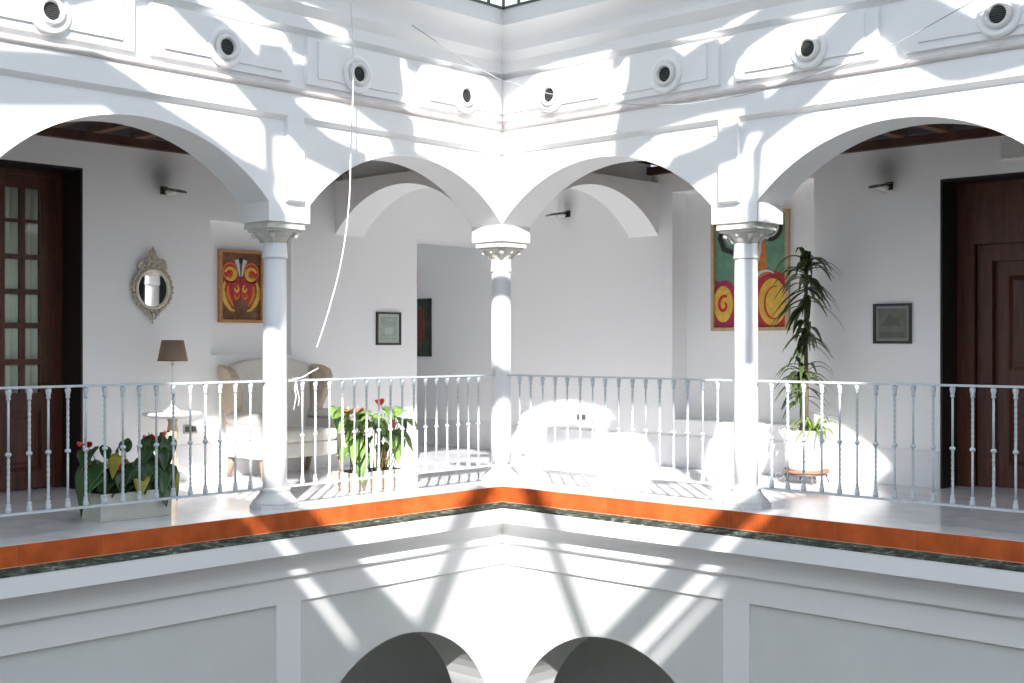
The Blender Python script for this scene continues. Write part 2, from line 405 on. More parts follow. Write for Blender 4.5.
# stepped plaques on the frieze
tor = [(0.050+0.030*math.cos(a), 3.281+0.025*math.sin(a)) for a in [-PI/2+PI*i/8 for i in range(9)]]
struct(sweep_L(B(), [(0.03, 3.256)]+tor+[(0.03, 3.306)]).build('trim_14', M['dusty'], fixn=True), 'dusty half-round moulding under the frieze plaques', 'moulding')
def frustum(b, x0, x1, y0, y1, z0, z1, c, lc=None, mi=0):
    """block on a wall whose front (y1) face is inset by c"""
    lc = c if lc is None else lc
    v = [(x0,y0,z0),(x1,y0,z0),(x1,y0,z1),(x0,y0,z1),(x0+lc,y1,z0+c),(x1-c,y1,z0+c),(x1-c,y1,z1-c),(x0+lc,y1,z1-c)]
    return b.add(v, [(0,1,2,3),(7,6,5,4),(0,4,5,1),(1,5,6,2),(2,6,7,3),(3,7,4,0)], mi)
def plaques(right):
    spans = [(0.05, 1.33), (1.385, 2.436), (2.584, 3.79), (3.988, 5.25)] if right else [(0.05, 1.114), (1.263, 2.32), (2.466, 3.693), (3.818, 5.10)]
    for i, (a, c) in enumerate(spans):
        b = B(); frustum(b, a, c, 0.045, 0.092, 3.338, 3.712, 0.004, 0.004)
        frustum(b, a+(0.10 if i else 0.005), c-0.10, 0.085, 0.110, 3.398, 3.695, 0.003, 0.003)
        mirror_if(b, right)
        struct(b.build('trim_%d' % (2+i+(4 if right else 0)), M['moulding'], fixn=True), 'white stepped plaque on the frieze', 'plaque')
plaques(False); plaques(True)

# round spotlights / vents set in the plaques
def make_vent(loc, rz, lab):
    t = thing('round_vent', lab, 'vent', loc, rz, 'round vents along the frieze')
    def disc(prof, n=28):
        bb = B(); bb.lathe(prof, n=n); return bb.xf(lambda p: Vector((p.x, p.z, p.y)))   # axis along +y
    disc([(0.150, 0), (0.150, 0.010), (0.140, 0.020), (0.118, 0.026), (0.112, 0.018), (0.094, 0.016), (0.094, 0)]).build('flange', M['moulding'], t, fixn=True)
    disc([(0.094, 0.0), (0.094, 0.030), (0.088, 0.044), (0.074, 0.048), (0.064, 0.042), (0.058, 0.018), (0.058, 0.0)]).build('collar', M['offwhite'], t, fixn=True)
    g = disc([(0.059, 0.0), (0.059, 0.022)]); 
    for k in range(-3, 4):
        g.box(-0.05, 0.05, 0.022, 0.026, k*0.014-0.0015, k*0.014+0.0015, 1)
    g.build('grille', [M['black'], M['grille']], t)
    return t
ord_ = ['fourth', 'third', 'second', 'first']
for i, u in enumerate((0.596, 1.826, 3.09, 4.449)):
    make_vent((u, 0.109, 3.490), 0, 'round white vent on the left frieze, %s from the corner' % ['first', 'second', 'third', 'fourth'][i])
for i, v in enumerate((0.70, 1.949, 3.246, 4.66)):
    make_vent((0.109, v, 3.488), -PI/2, 'round white vent on the right frieze, %s from the corner' % ['first', 'second', 'third', 'fourth'][i])

# ---------------------------------------------------------------- roof light over the courtyard, unseen, shaped for its shadows
H = 5.2
LIT = [  # openings cut in the plate so sun patches land on the facades
 [(6.722,1.784),(6.554,1.81),(6.36,1.85),(6.16,1.88),(5.603,1.71),(5.313,1.654),(5.172,1.658),(5.085,1.916),(5.08,2.116),(5.06,2.265),(5.071,2.351),(5.45,2.731),(5.63,2.648),(5.724,2.525),(5.885,2.393),(6.005,2.296),(6.103,2.2),(6.2,2.127),(6.494,2.152),(7.171,2.225)],   # L1
 [(7.507,2.526),(6.433,2.39),(6.405,2.444),(6.59,2.582),(7.186,2.806),(8.069,3.076)],   # L2
 [(4.782,1.437),(4.889,1.633),(4.741,1.811),(4.702,1.968),(4.582,1.868),(4.307,1.848),(4.157,1.7),(4.201,1.659),(4.341,1.56),(4.423,1.482),(4.426,1.399)],   # L3
 [(4.193,1.754),(4.091,1.788),(4.185,1.879),(4.343,1.901)],   # L4
 [(3.89,1.485),(3.56,1.522),(3.4,1.546),(3.555,1.73),(3.646,1.707),(3.794,1.622)],   # L5
 [(4.681,2.195),(4.593,2.229),(4.467,2.4),(4.187,2.486),(3.776,2.419),(3.731,2.288),(3.82,2.252),(3.921,2.15),(4.139,2.089),(4.354,2.103)],   # L6
 [(5.041,2.431),(4.944,2.42),(4.907,2.508),(4.922,2.561),(4.75,2.627),(4.618,2.7),(5.225,2.945),(5.522,3.044),(5.361,2.82),(5.413,2.824),(5.303,2.688)],   # L7
 [(3.385,2.075),(3.251,2.011),(2.943,1.654),(2.851,1.733),(2.35,1.614),(2.295,1.694),(2.052,1.627),(1.935,1.652),(1.931,1.867),(2.994,2.949),(3.133,2.537),(3.398,2.437),(3.546,2.419),(3.472,2.347),(3.344,2.204)],   # L8
 [(1.907,1.92),(1.811,2.05),(1.676,2.111),(1.637,2.251),(1.627,2.862),(1.813,3.065),(1.732,3.157),(2.001,3.399),(2.25,3.547),(2.349,3.622),(2.532,3.791),(2.592,3.252),(2.732,3.03),(3.005,3.011)],   # R8
 [(1.727,3.554),(1.674,3.601),(1.634,3.976),(1.585,4.031),(1.51,4.308),(1.567,4.32),(1.631,4.23),(1.73,4.126),(1.751,3.978),(1.858,3.84)],   # R1
 [(1.915,4.408),(1.834,4.447),(1.65,4.687),(1.647,4.818),(1.681,5.033),(1.727,5.174),(1.858,5.123),(2.03,5.076),(2.156,5.08),(2.264,5.021),(2.161,4.893),(2.07,4.423),(1.973,4.456)],   # R2
 [(1.988,5.461),(1.876,5.532),(1.98,5.772),(2.06,5.864),(2.148,6.071),(2.304,6.45),(2.323,6.588),(2.308,6.816),(2.282,6.99),(2.25,7.189),(3.131,8.272),(2.915,7.64),(2.7,7.133),(2.594,6.451),(2.663,6.13),(2.861,5.911),(3.12,5.825),(2.995,5.702),(2.54,5.283),(2.402,5.375),(2.316,5.436),(2.152,5.469)],   # R3
 [(1.703,5.643),(1.632,5.668),(1.579,5.725),(1.623,6.512),(1.917,6.799),(1.941,6.656),(1.991,6.43),(1.992,6.355),(1.774,5.844)],   # R4
 [(2.522,3.941),(2.445,3.993),(2.356,4.061),(2.288,4.442),(2.282,4.646),(2.287,4.827),(2.39,4.938),(2.425,4.907),(2.46,4.821),(2.531,4.681),(2.595,4.447),(2.583,4.232)],   # R5
 [(2.813,4.909),(2.726,5.081),(2.704,5.181),(2.641,5.165),(2.652,5.276),(2.945,5.563),(3.109,5.668),(3.205,5.579),(3.171,5.404)],   # R6
]
def in_poly(x, y, P):
    r = False; j = len(P)-1
    for i in range(len(P)):
        if (P[i][1] > y) != (P[j][1] > y) and x < (P[j][0]-P[i][0])*(y-P[i][1])/(P[j][1]-P[i][1])+P[i][0]: r = not r
        j = i
    return r

EXTRA = [  # extra opaque pieces added to shade columns, spandrels and gallery walls
 [(6.59,2.43),(7.93,2.43),(7.93,2.58),(7.507,2.526)],
 [(2.81,3.52),(2.76,3.93),(2.77,4.27),(2.96,4.46),(3.02,3.96),(3.09,3.76)],
 [(2.65,4.30),(2.69,4.84),(2.84,5.03),(2.83,4.75),(2.9,4.48)],
 [(2.85,5.65),(2.85,5.86),(3.24,6.14),(3.25,5.97)],
 [(5.5,2.75),(6.3,2.9),(6.75,3.5),(6.55,3.95),(6.2,3.7),(5.6,3.1)],
 [(4.0,2.44),(4.19,2.49),(4.4,2.8),(4.62,2.70),(4.95,2.57),(5.06,2.44)],
 [(5.04,2.43),(5.30,2.69),(5.41,2.82),(5.50,2.88),(5.52,2.80),(5.45,2.73),(5.07,2.35)],
 [(5.45,2.731),(5.63,2.648),(5.724,2.525),(5.885,2.393),(6.0,2.3),(6.41,2.44),(6.59,2.58),(6.3,3.0),(5.9,3.05),(5.55,2.95)],
 [(2.44,3.70),(2.53,3.79),(2.525,3.94),(2.44,3.99)],
 [(2.44,4.6),(2.531,4.681),(2.595,4.447),(2.75,4.6),(2.85,4.87),(2.813,4.909),(2.726,5.081),(2.704,5.181),(2.6,5.16),(2.44,5.05)],
 [(2.44,5.2),(2.65,5.27),(2.945,5.563),(3.109,5.668),(3.12,5.825),(2.995,5.70),(2.54,5.283),(2.44,5.34)],
]
SLITS = [[(8.40,5.2),(8.50,5.2),(8.64,6.3),(8.745,6.80),(8.645,6.80),(8.53,6.3)], [(5.4,8.28),(7.1,8.36),(7.1,8.52),(5.4,8.42)], [(6.35,8.58),(7.2,8.64),(7.2,8.74),(6.35,8.66)]]
RX, RY, RMAX = 7.93, 8.0, 12.6
def roofed(x, y):
    if any(in_poly(x, y, p) for p in LIT+SLITS): return False
    return x < 2.44 or y < 2.44 or x > RX or y > RY or any(in_poly(x, y, p) for p in EXTRA)
def plate(polys, test, z0, z1):
    """flat plate cut along the given polygons, keeping the cells that pass the test"""
    pts = []; es = []
    for p in polys:
        o = len(pts); pts += [Vector(q) for q in p]; es += [(o+i, o+(i+1) % len(p)) for i in range(len(p))]
    r = delaunay_2d_cdt(pts, es, [], 0, 1e-4)
    V, Fs = r[0], r[2]
    keep = []
    for f in Fs:
        cx = sum(V[i].x for i in f)/len(f); cy = sum(V[i].y for i in f)/len(f)
        if test(cx, cy): keep.append(list(f))
    cnt = {}
    for f in keep:
        for i in range(len(f)):
            e = (f[i], f[(i+1) % len(f)]); cnt[e] = cnt.get(e, 0)+1
    b = B(); n = len(V)
    fs = [f for f in keep]+[[n+i for i in f[::-1]] for f in keep]
    for (a, c) in cnt:
        if (c, a) not in cnt: fs.append((c, a, n+a, n+c))
    b.add([(v.x, v.y, z1) for v in V]+[(v.x, v.y, z0) for v in V], fs)
    return b
grid = [[(0.0,0.0),(RMAX,0.0),(RMAX,RMAX),(0.0,RMAX)], [(2.44,2.44),(RX,2.44),(RX,RY),(2.44,RY)]]
roof = plate(grid+LIT+EXTRA+SLITS, roofed, H, H+0.05)
roof_o = roof.build('shadow_roof_plate', M['roof'], fixn=True)
struct(roof_o, 'unseen white roof plate cut to cast the sun bands below the roof light', 'roof')
def shadow_bar(p, q, w0, w1, mt, z=H):  # unseen bar, placed where its shadow should fall
    d = (Vector(q)-Vector(p)).normalized(); n = Vector((-d.y, d.x)); p, q = Vector(p), Vector(q)
    b = B(); b.prism([tuple(p+n*w0/2), tuple(p-n*w0/2), tuple(q-n*w1/2), tuple(q+n*w1/2)], z-0.06, z+0.04)
    return b.build('shadow_bar', mt, roof_o, fixn=True)
shadow_bar((5.80,5.49), (8.0,6.85), 0.15, 0.17, M['roof'])
shadow_bar((5.58,5.77), (7.12,8.03), 0.13, 0.11, M['roof'])
shadow_bar((4.42,3.70), (4.42,6.55), 0.20, 0.20, M['roof'])
shadow_bar((3.70,4.40), (6.35,4.40), 0.20, 0.20, M['roof'])
shadow_bar((3.00,5.64), (4.20,6.82), 0.11, 0.11, M['roof'])  # added to shade one side of the right column
shadow_bar((3.22,3.64), (3.70,3.16), 0.20, 0.20, M['roof'])  # added to shade the upper corner column
# glazed upstand between cornice and roof
b = B(); sweep_L(b, [(0.30,4.26),(0.365,4.26),(0.365,4.282),(0.30,4.282)])
struct(b.build('window_1', M['metal_green'], fixn=True), 'dark green metal frame of the roof glazing above the cornice', 'window')
wf = bpy.data.objects['window_1']
b = B()
for k in range(34):
    t = 0.33+0.19*k
    b.box(t-0.008, t+0.008, 0.32, 0.345, 4.28, H)
    if k: b.box(0.32, 0.345, t-0.008, t+0.008, 4.28, H)
b.build('mullions', M['metal_green'], wf)
b = B(); b.box(0.335, END, 0.330, 0.336, 4.28, H); b.box(0.330, 0.336, 0.336, END, 4.28, H)
b.build('panes', M['roofglass'], wf)

# ---------------------------------------------------------------- floor slab, tile band, lower cornice
b = B()
voxel(b, [-W-2.4, -W-0.25, -W-0.001, 0.10, END+0.3], [-W-3.2, -W-0.25, -W-0.001, 0.10, END+0.3], [-0.14, 0.0],
      lambda x, y, z: (x < 0.10 or y < 0.10))
struct(b.build('floor', M['marble']), 'polished white marble gallery floor', 'floor')
b = B(); sweep_L(b, [(-0.3,-0.138),(0.098,-0.143),(0.292,-0.156),(0.303,-0.159),(0.303,-0.165),(-0.3,-0.165)])
struct(b.build('trim_10', M['moss'], fixn=True), 'weathered mossy ledge under the terracotta tiles', 'ledge')
cove_dn = [(0.30-0.155*math.sin(a), -0.448+0.152*math.cos(a)) for a in [PI/2*i/10 for i in range(11)]]
low = [(-0.02,-0.163),(0.30,-0.163),(0.30,-0.292)]+cove_dn+[(0.145,-0.492),(0.140,-0.497),(0.10,-0.520),(0.10,-0.704),(0.07,-0.722),(-0.02,-0.722)]
struct(sweep_L(B(), low).build('trim_11', M['moulding'], fixn=True), 'white cornice and band below the gallery floor', 'cornice')
# terracotta facing tiles
def tiles(right):
    b = B(); g = B()
    t = 0.102
    TL = 0.305
    start = 0.10
    k = 0
    g.box(0.09, END, 0.06, 0.1025, -0.1415, -0.001); g.box(0.09, END, 0.06, 0.108, -0.146, -0.1405)
    while start < END-0.02:
        e = min(start+TL, END); b.box(start+0.0009, e-0.0009, 0.06, 0.104, -0.139, -0.003); start = e
    if right: b.xf(swap); g.xf(swap)
    o = b.build('trim_13' if right else 'trim_12', M['tile'], fixn=True)
    struct(o, 'band of orange terracotta tiles edging the %s gallery floor' % ('right' if right else 'left'), 'tile band')
    g.build('grout', M['grout'], o, fixn=True)
tiles(False); tiles(True)

# lower arcade
def lower_wall(right):
    p = R1 if right else L1; per = (R2 if right else L2)
    lowl = []
    for k in range(3):
        a, c = per*k+0.20, per*k+p+0.10
        if c > END+1: break
        pts = seg_arch(a, c, -2.22, -1.205 if right else -1.158, 36)
        lowl += ([(per*k, -4.3)] if k == 0 else [])+[(a, -4.3)]+pts+[(c, -4.3)]
    lowl += [(END+1.0, -4.3)]
    b = B(); profile_wall(b, lowl, -0.18, -T, 0.07)
    if not right: b.box(-T, 0, -T, 0, -4.3, -0.18)
    mirror_if(b, right)
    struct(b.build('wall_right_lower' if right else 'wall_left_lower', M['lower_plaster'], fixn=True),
           'plain %s lower wall with round arches and flat piers' % ('right' if right else 'left'), 'wall')
    s0, s1 = (2.485, 2.722) if right else (2.386, 2.619)
    b = B()
    for q in range(2): b.box(s0+per*q, s1+per*q, -0.02, 0.0995, -4.3, -0.60)
    mirror_if(b, right)
    struct(b.build('trim_16' if right else 'trim_15', M['moulding'], fixn=True), 'flat white pier strips on the %s lower wall' % ('right' if right else 'left'), 'pier')
lower_wall(False); lower_wall(True)
b = B()
voxel(b, [-W-0.3, -W, END+1], [-W-0.3, -W, END+1], [-4.3, -0.18], lambda x, y, z: x < -W or y < -W)
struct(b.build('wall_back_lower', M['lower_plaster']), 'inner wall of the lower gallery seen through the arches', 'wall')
b = B(); b.box(-W-0.3, END+22, -W-0.3, END+22, -4.5, -4.3)  # reaches far out and kept dark, to limit light from below
struct(b.build('floor_courtyard', M['paving']), 'unseen courtyard paving, darkened and extended to cut light from below', 'floor')

b = B()
voxel(b, [-W-0.3, 11.0, 11.3], [-W-0.3, 11.0, 11.3], [-4.3, 2.1], lambda x, y, z: x > 11.0 or y > 11.0)  # added out of view to keep low sky light off the lower walls
struct(b.build('added_wall_opposite', M['ochre']), 'unseen low walls added behind the viewer to block low sky light', 'wall')

# ---------------------------------------------------------------- gallery back walls
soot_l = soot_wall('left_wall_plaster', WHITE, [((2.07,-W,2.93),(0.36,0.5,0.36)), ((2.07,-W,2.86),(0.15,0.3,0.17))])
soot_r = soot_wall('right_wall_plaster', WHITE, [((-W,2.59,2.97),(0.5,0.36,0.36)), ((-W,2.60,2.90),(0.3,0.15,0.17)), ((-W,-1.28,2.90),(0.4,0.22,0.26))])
b = B()
def left_wall(x, y, z):
    if 2.861 < x < 4.42 and z < 2.866: return False                       # door opening
    if 0.576 < x < 1.534 and 1.19 < z < 2.50 and y > -W-0.085: return False   # picture niche
    if -W < x < -1.175 and z < 2.487: return False                         # passage
    return True
voxel(b, [-W-0.25, -W, -1.175, 0.576, 1.534, 2.861, 4.42, END], [-W-0.5, -W-0.085, -W], [0, 1.19, 2.487, 2.50, 2.866, 3.11], lambda x, y, z: left_wall(x, y, z) and x > -W)
struct(b.build('wall_left', soot_l), 'white back wall of the left gallery with niche and door opening', 'wall')
b = B()
def right_wall(x, y, z):
    if 3.119 < y < 4.72 and z < 2.777: return False
    if 0.185 < y < 1.856 and 0.50 < z < 2.905 and x > -W-0.26: return False
    return True
voxel(b, [-W-0.5, -W-0.26, -W], [-W, 0.185, 1.856, 3.119, 4.72, END], [0, 0.50, 2.777, 2.905, 3.11], right_wall)
# side wall of the passage, set a little back
b.box(-W-0.72, -W-0.22, -W-3.2, -W-0.5, 0, 3.13)
b.box(-W-0.72, -W, -W-0.5, -W, 2.487, 3.13); b.box(-W-0.72, -W-0.22, -W-0.5, -W, 0, 2.487)
struct(b.build('wall_right', soot_r), 'white back wall of the right gallery with a shallow recess', 'wall')
b = B(); b.box(-1.175, -0.925, -W-3.2, -W-0.5, 0, 3.13); b.box(-W-0.72, -0.925, -W-3.4, -W-3.2, 0, 3.13)
struct(b.build('wall_passage', M['plaster']), 'white wall closing the passage behind the corner', 'wall')
b = B()
voxel(b, [END, END+0.25], [-W-0.5, -W+0.15, -T-0.15, 0], [0, 0.25, 2.95, 3.3], lambda x, y, z: not (-W+0.15 < y < -T-0.15 and 0.25 < z < 2.95))
voxel(b, [-W-0.5, -W+0.9, -T-0.10, 0], [END, END+0.25], [0, 0.25, 2.95, 3.3], lambda x, y, z: not (-W+0.9 < x < -T-0.10 and 0.25 < z < 2.95))
for k in range(3):
    b.box(END+0.10, END+0.14, -W+0.15+0.58*k, -W+0.19+0.58*k, 0.25, 2.95); b.box(-W+0.9+0.36*k, -W+0.94+0.36*k, END+0.10, END+0.14, 0.25, 2.95)
for z in (0.9, 1.6, 2.3):
    b.box(END+0.10, END+0.14, -W+0.15, -T-0.15, z, z+0.03); b.box(-W+0.9, -T-0.10, END+0.10, END+0.14, z, z+0.03)
struct(b.build('wall_end', M['plaster']), 'white end walls of the two galleries', 'wall')
b = B(); b.box(END+0.117, END+0.123, -W+0.15, -T-0.15, 0.25, 2.95); b.box(-W+0.9, -T-0.10, END+0.117, END+0.123, 0.25, 2.95)  # added glazed openings, brighten the galleries from out of view
struct(b.build('added_end_windows', M['roofglass']), 'unseen tall windows added at the gallery ends to let in daylight', 'window')
# marble skirting, a slab with a fine top edge
def skirting(name, boxes):
    b = B()
    for bx in boxes: b.box(*bx)
    struct(b.build(name, M['skirt']), 'white marble skirting along the wall', 'skirting')
skirting('baseboard_left', [(-1.175, 2.849, -W, -W+0.014, 0.001, 0.333), (4.43, END, -W, -W+0.014, 0.001, 0.333)])
skirting('baseboard_right', [(-W, -W+0.014, -W, 3.105, 0.001, 0.333), (-W, -W+0.014, 4.73, END, 0.001, 0.333), (-W-0.22, -W-0.206, -W-3.2, -W, 0.001, 0.333)])

# transverse arches dividing off the corner bay
for right in (False, True):
    b = B()
    lowp = seg_arch(-W, -T, 2.455, 2.905, 26)
    profile_wall(b, lowp, 3.02, -T, 0.0)          # x = along, y = thickness
    profile_wall(b, [(-W, 3.0), (-T, 3.0)], 3.36, -T, -0.10)
    if not right: b.xf(swap)
    struct(b.build('wall_right_crossing' if right else 'wall_left_crossing', M['plaster'], fixn=True),
           'white arch crossing the %s gallery behind the corner column' % ('right' if right else 'left'), 'arch')

# gallery ceilings with beams
def ceiling(right):
    b = B(); b.box(-0.10, END, -W-0.5, 0.0, 3.222, 3.29)
    if right: b.xf(swap)
    o = b.build('ceiling_right' if right else 'ceiling_left', M['board'], fixn=True)
    struct(o, 'dark timber ceiling of the %s gallery' % ('right' if right else 'left'), 'ceiling')
    b = B(); b.box(-0.099, END, -W-0.1, -W+0.075, 3.105, 3.186)
    b.box(0.0, END, -T-0.08, -T, 3.105, 3.186)
    if right: b.xf(swap)
    b.build('wall_beam', M['beam'], o, fixn=True)
    for k in range(17):
        x = 0.25+0.42*k
        b = B(); b.box(x-0.045, x+0.045, -W, -T, 3.180, 3.224)
        if right: b.xf(swap)
        b.build('joist', M['joist'], o, fixn=True)
ceiling(False); ceiling(True)
b = B(); b.box(-W-2.4, -0.10, -W-3.4, -0.10, 3.36, 3.42)
struct(b.build('ceiling_corner', M['plaster']), 'white ceiling of the corner bay', 'ceiling')

# ---------------------------------------------------------------- columns
def make_column(loc, label):
    t = thing('column', label, 'column', loc, 0, 'white arcade columns')
    b = B()
    b.prism([(0.185*math.cos(PI/8+PI/4*k)/math.cos(PI/8), 0.185*math.sin(PI/8+PI/4*k)/math.cos(PI/8)) for k in range(8)], 0.0, 0.035)
    b.lathe([(0.182,0.035),(0.176,0.055),(0.150,0.082),(0.126,0.112),(0.116,0.132),(0.122,0.138),(0.126,0.150),(0.121,0.162),(0.110,0.166)], n=32)
    b.build('base', M['base_stone'], t, fixn=True)
    b = B(); b.lathe([(0.096,0.16),(0.097,0.5),(0.095,1.2),(0.090,1.98)], n=36); b.build('shaft', M['shaft'], t, fixn=True)
    b = B(); b.lathe([(0.091,1.975),(0.101,1.98),(0.103,1.992),(0.099,2.0),(0.098,2.03),(0.095,2.08),(0.092,2.13)], n=32); b.build('necking', M['shaft'], t, fixn=True)
    b = B()
    b.lathe([(0.091,2.09),(0.102,2.12),(0.124,2.15),(0.150,2.175),(0.160,2.19)], n=32)
    for k in range(4):                                   # corner volutes and leaves
        a = PI/4+PI/2*k; ca, sa = math.cos(a), math.sin(a)
        b.ball((0.165*ca, 0.165*sa, 2.158), 0.024, sc=(1,1,0.9), seg=10)
        b.tube([(0.105*ca,0.105*sa,2.10),(0.125*ca,0.125*sa,2.14),(0.155*ca,0.155*sa,2.175)], [0.012,0.016,0.018], 8)
        a2 = PI/2*k; b.ball((0.135*math.cos(a2), 0.135*math.sin(a2), 2.162), 0.013, sc=(1,1,1.1), seg=8)
    def oct_slab(h, c, z0, z1): b.prism([(h,-h+c),(h,h-c),(h-c,h),(-h+c,h),(-h,h-c),(-h,-h+c),(-h+c,-h),(h-c,-h)], z0, z1)
    oct_slab(0.165, 0.03, 2.186, 2.205); oct_slab(0.185, 0.03, 2.205, 2.228); oct_slab(0.178, 0.02, 2.228, 2.2562)
    b.build('capital', M['stone'], t, fixn=True)
    return t
for xy, sd in (((5.035, -0.195, 0), 'left'), ((-0.195, 5.2475, 0), 'right')):
    o = make_column(xy, 'white round column carrying the third arch of the %s gallery' % sd); o['kind'] = 'structure'
make_column((-0.195,-0.195,0), 'white round column standing in the corner of the two galleries')
make_column((2.4185,-0.195,0), 'white round column on the left, in front of the armchair')
make_column((-0.195,2.508,0), 'white round column on the right, in front of the large painting')

# ---------------------------------------------------------------- railings
def twisted(b, z0, z1, w, turns):
    n = 22; vs_ = []; fs = []
    for i in range(n+1):
        a = 2*PI*turns*i/n; z = z0+(z1-z0)*i/n
        for k in range(4): vs_.append((w*math.cos(a+PI/2*k), w*math.sin(a+PI/2*k), z))
    for i in range(n):
        for k in range(4): fs.append((4*i+k, 4*i+(k+1) % 4, 4*i+4+(k+1) % 4, 4*i+4+k))
    b.add(vs_, fs)
def baluster_mesh(tw_up):
    b = B(); r = 0.0082
    b.lathe([(0.017,0.0),(0.019,0.012),(0.019,0.03),(0.012,0.045),(0.017,0.055),(0.012,0.066)], n=12)
    (twisted(b, 0.06, 0.39, 0.0108, 2.2) if not tw_up else b.lathe([(r,0.06),(r,0.39)], n=10))
    b.lathe([(0.010,0.378),(0.020,0.386),(0.020,0.400),(0.010,0.408)], n=12)
    (twisted(b, 0.40, 0.77, 0.0108, 2.4) if tw_up else b.lathe([(r,0.40),(r,0.77)], n=10))
    b.lathe([(0.011,0.755),(0.017,0.765),(0.012,0.776),(0.016,0.79),(0.020,0.808),(0.020,0.822),(0.012,0.832)], n=12)
    return b
bal_src = [None, None]
def railing(name_label, a, c, us, right):
    t = thing('railing', name_label, 'railing', (0, 0, 0), 0, 'painted iron railings')
    line = -0.195
    def bar(nm, z0, z1, hw):
        b = B(); b.box(a, c, line-hw, line+hw, z0, z1)
        if right: b.xf(swap)
        b.build(nm, M['iron'], t, fixn=True)
    bar('top_rail', 0.998, 1.014, 0.020); bar('bottom_rail', 0.150, 0.166, 0.018)
    for i, u in enumerate(us):
        k = i % 2
        if bal_src[k] is None: o = baluster_mesh(k == 1).build('baluster', M['iron'], t, fixn=True); bal_src[k] = o
        else: o = bal_src[k].copy(); C.objects.link(o); o.parent = t
        o.location = (line, u, 0.166) if right else (u, line, 0.166)
    return t
ll = [2.651+0.139*i for i in range(3)]+[3.06,3.19,3.335,3.477,3.615,3.747,3.887,4.032,4.166,4.308,4.443,4.588,4.73]
railing('grey iron railing section at far left in front of the potted red flowers', L2-0.10, L3+0.02, ll, False)
railing('grey iron railing section between left column and corner column', -0.10, L1+0.10, [2.146,2.014,1.868,1.731,1.601,1.467,1.330,1.195,1.059,0.923,0.784,0.649,0.515,0.375,0.243,0.111], False)
railing('grey iron railing section between corner column and right column', -0.10, R1+0.10, [0.045,0.183,0.332,0.484,0.628,0.781,0.925,1.067,1.217,1.368,1.509,1.657,1.801,1.943,2.093,2.239], True)
railing('grey iron railing section at far right in front of the tall potted plant', R2-0.10, R3+0.02, [2.743,2.886,3.026,3.181,3.332,3.475,3.624,3.774,3.916,4.067,4.21,4.354,4.502,4.654,4.80], True)

# ---------------------------------------------------------------- doors
PL, PR = -W-0.35, -W-0.35
def lining(right):
    a, c, h = (3.119, 4.72, 2.777) if right else (2.861, 4.42, 2.866)
    b = B(); b.box(a+0.0005, a+0.02, -W-0.5, -W-0.004, 0, h-0.0005); b.box(c-0.02, c-0.0005, -W-0.5, -W-0.004, 0, h-0.0005)
    b.box(a+0.02, c-0.02, -W-0.5, -W-0.004, h-0.02, h-0.0005)
    return b, a, c, h
# left: glazed double door
b, a, c, h = lining(False)
d1 = struct(b.build('door_1', M['blackwood'], fixn=True), 'dark wooden glazed double door at the far left', 'door')
def leaf(x0, x1, name):
    cols = [x0+0.145, x0+0.145+0.138, x0+0.330, x0+0.330+0.138]; rows = [0.862, 1.112, 1.164, 1.438, 1.487, 1.741, 1.786, 2.052, 2.096, 2.379, 2.406, 2.686]
    f = B()
    xs = [x0, cols[0], cols[1], cols[2], cols[3], x1]; zs = [0.01]+rows+[2.80]
    def solid(x, y, z):
        inx = cols[0] < x < cols[1] or cols[2] < x < cols[3]
        inz = any(rows[2*i] < z < rows[2*i+1] for i in range(6))
        return not (inx and inz)
    voxel(f, xs, [PL-0.045, PL], zs, solid)
    o = f.build(name, M['darkwood'], d1)
    p = B()
    for (q0, q1) in ((0.16, 0.72),):
        frustum(p, x0+0.13, x1-0.13, PL-0.002, PL+0.018, q0, q1, 0.05)
        frustum(p, x0+0.19, x1-0.19, PL+0.016, PL+0.026, q0+0.07, q1-0.07, 0.02)
    p.build('raised_panel', M['darkwood'], o, fixn=True)
    g = B()
    for i in (0, 2): 
        g.box(cols[i]-0.005, cols[i+1]+0.005, PL-0.026, PL-0.020, 0.85, 2.70)
    g.build('glass_panes', M['glass'], o)
    h_ = B(); h_.box(x0+0.045, x0+0.075, PL, PL+0.006, 0.98, 1.20); h_.tube([(x0+0.06, PL+0.005, 1.1), (x0+0.06, PL+0.05, 1.1), (x0+0.16, PL+0.05, 1.1)], 0.008, 8)
    return o
leaf(2.943, 3.566, 'door_leaf'); leaf(3.57, 4.19, 'door_leaf')
b = B(); b.box(2.8815, 2.943, PL-0.07, PL+0.012, 0, 2.80); b.box(4.19, 4.3995, PL-0.07, PL+0.012, 0, 2.80); b.box(2.8815, 4.3995, PL-0.07, PL+0.012, 2.80, 2.845)
b.box(2.862, 4.419, -W-0.56, -W-0.501, 0, 2.865)  # board added behind the leaves to stop light leaking in
b.build('door_frame', M['darkwood'], d1, fixn=True)
cb = B(); n = 60
vs_ = []; fs = []
for i in range(n+1):
    x = 2.96+1.22*i/n; y = PL-0.13+0.022*math.sin(i*1.35)+0.008*math.sin(i*0.61)
    vs_ += [(x, y, 0.75), (x, y, 2.79)]
for i in range(n): fs.append((2*i, 2*i+2, 2*i+3, 2*i+1))
cb.add(vs_, fs, 0, True)
cb.xf(lambda p: Vector((p.x, p.y+0.068, p.z)))
cu = cb.build('curtain', M['curtain'])
so = cu.modifiers.new('thickness', 'SOLIDIFY'); so.thickness = 0.004
tag(cu, 'pale green pleated curtain behind the panes of the left door', 'curtain')
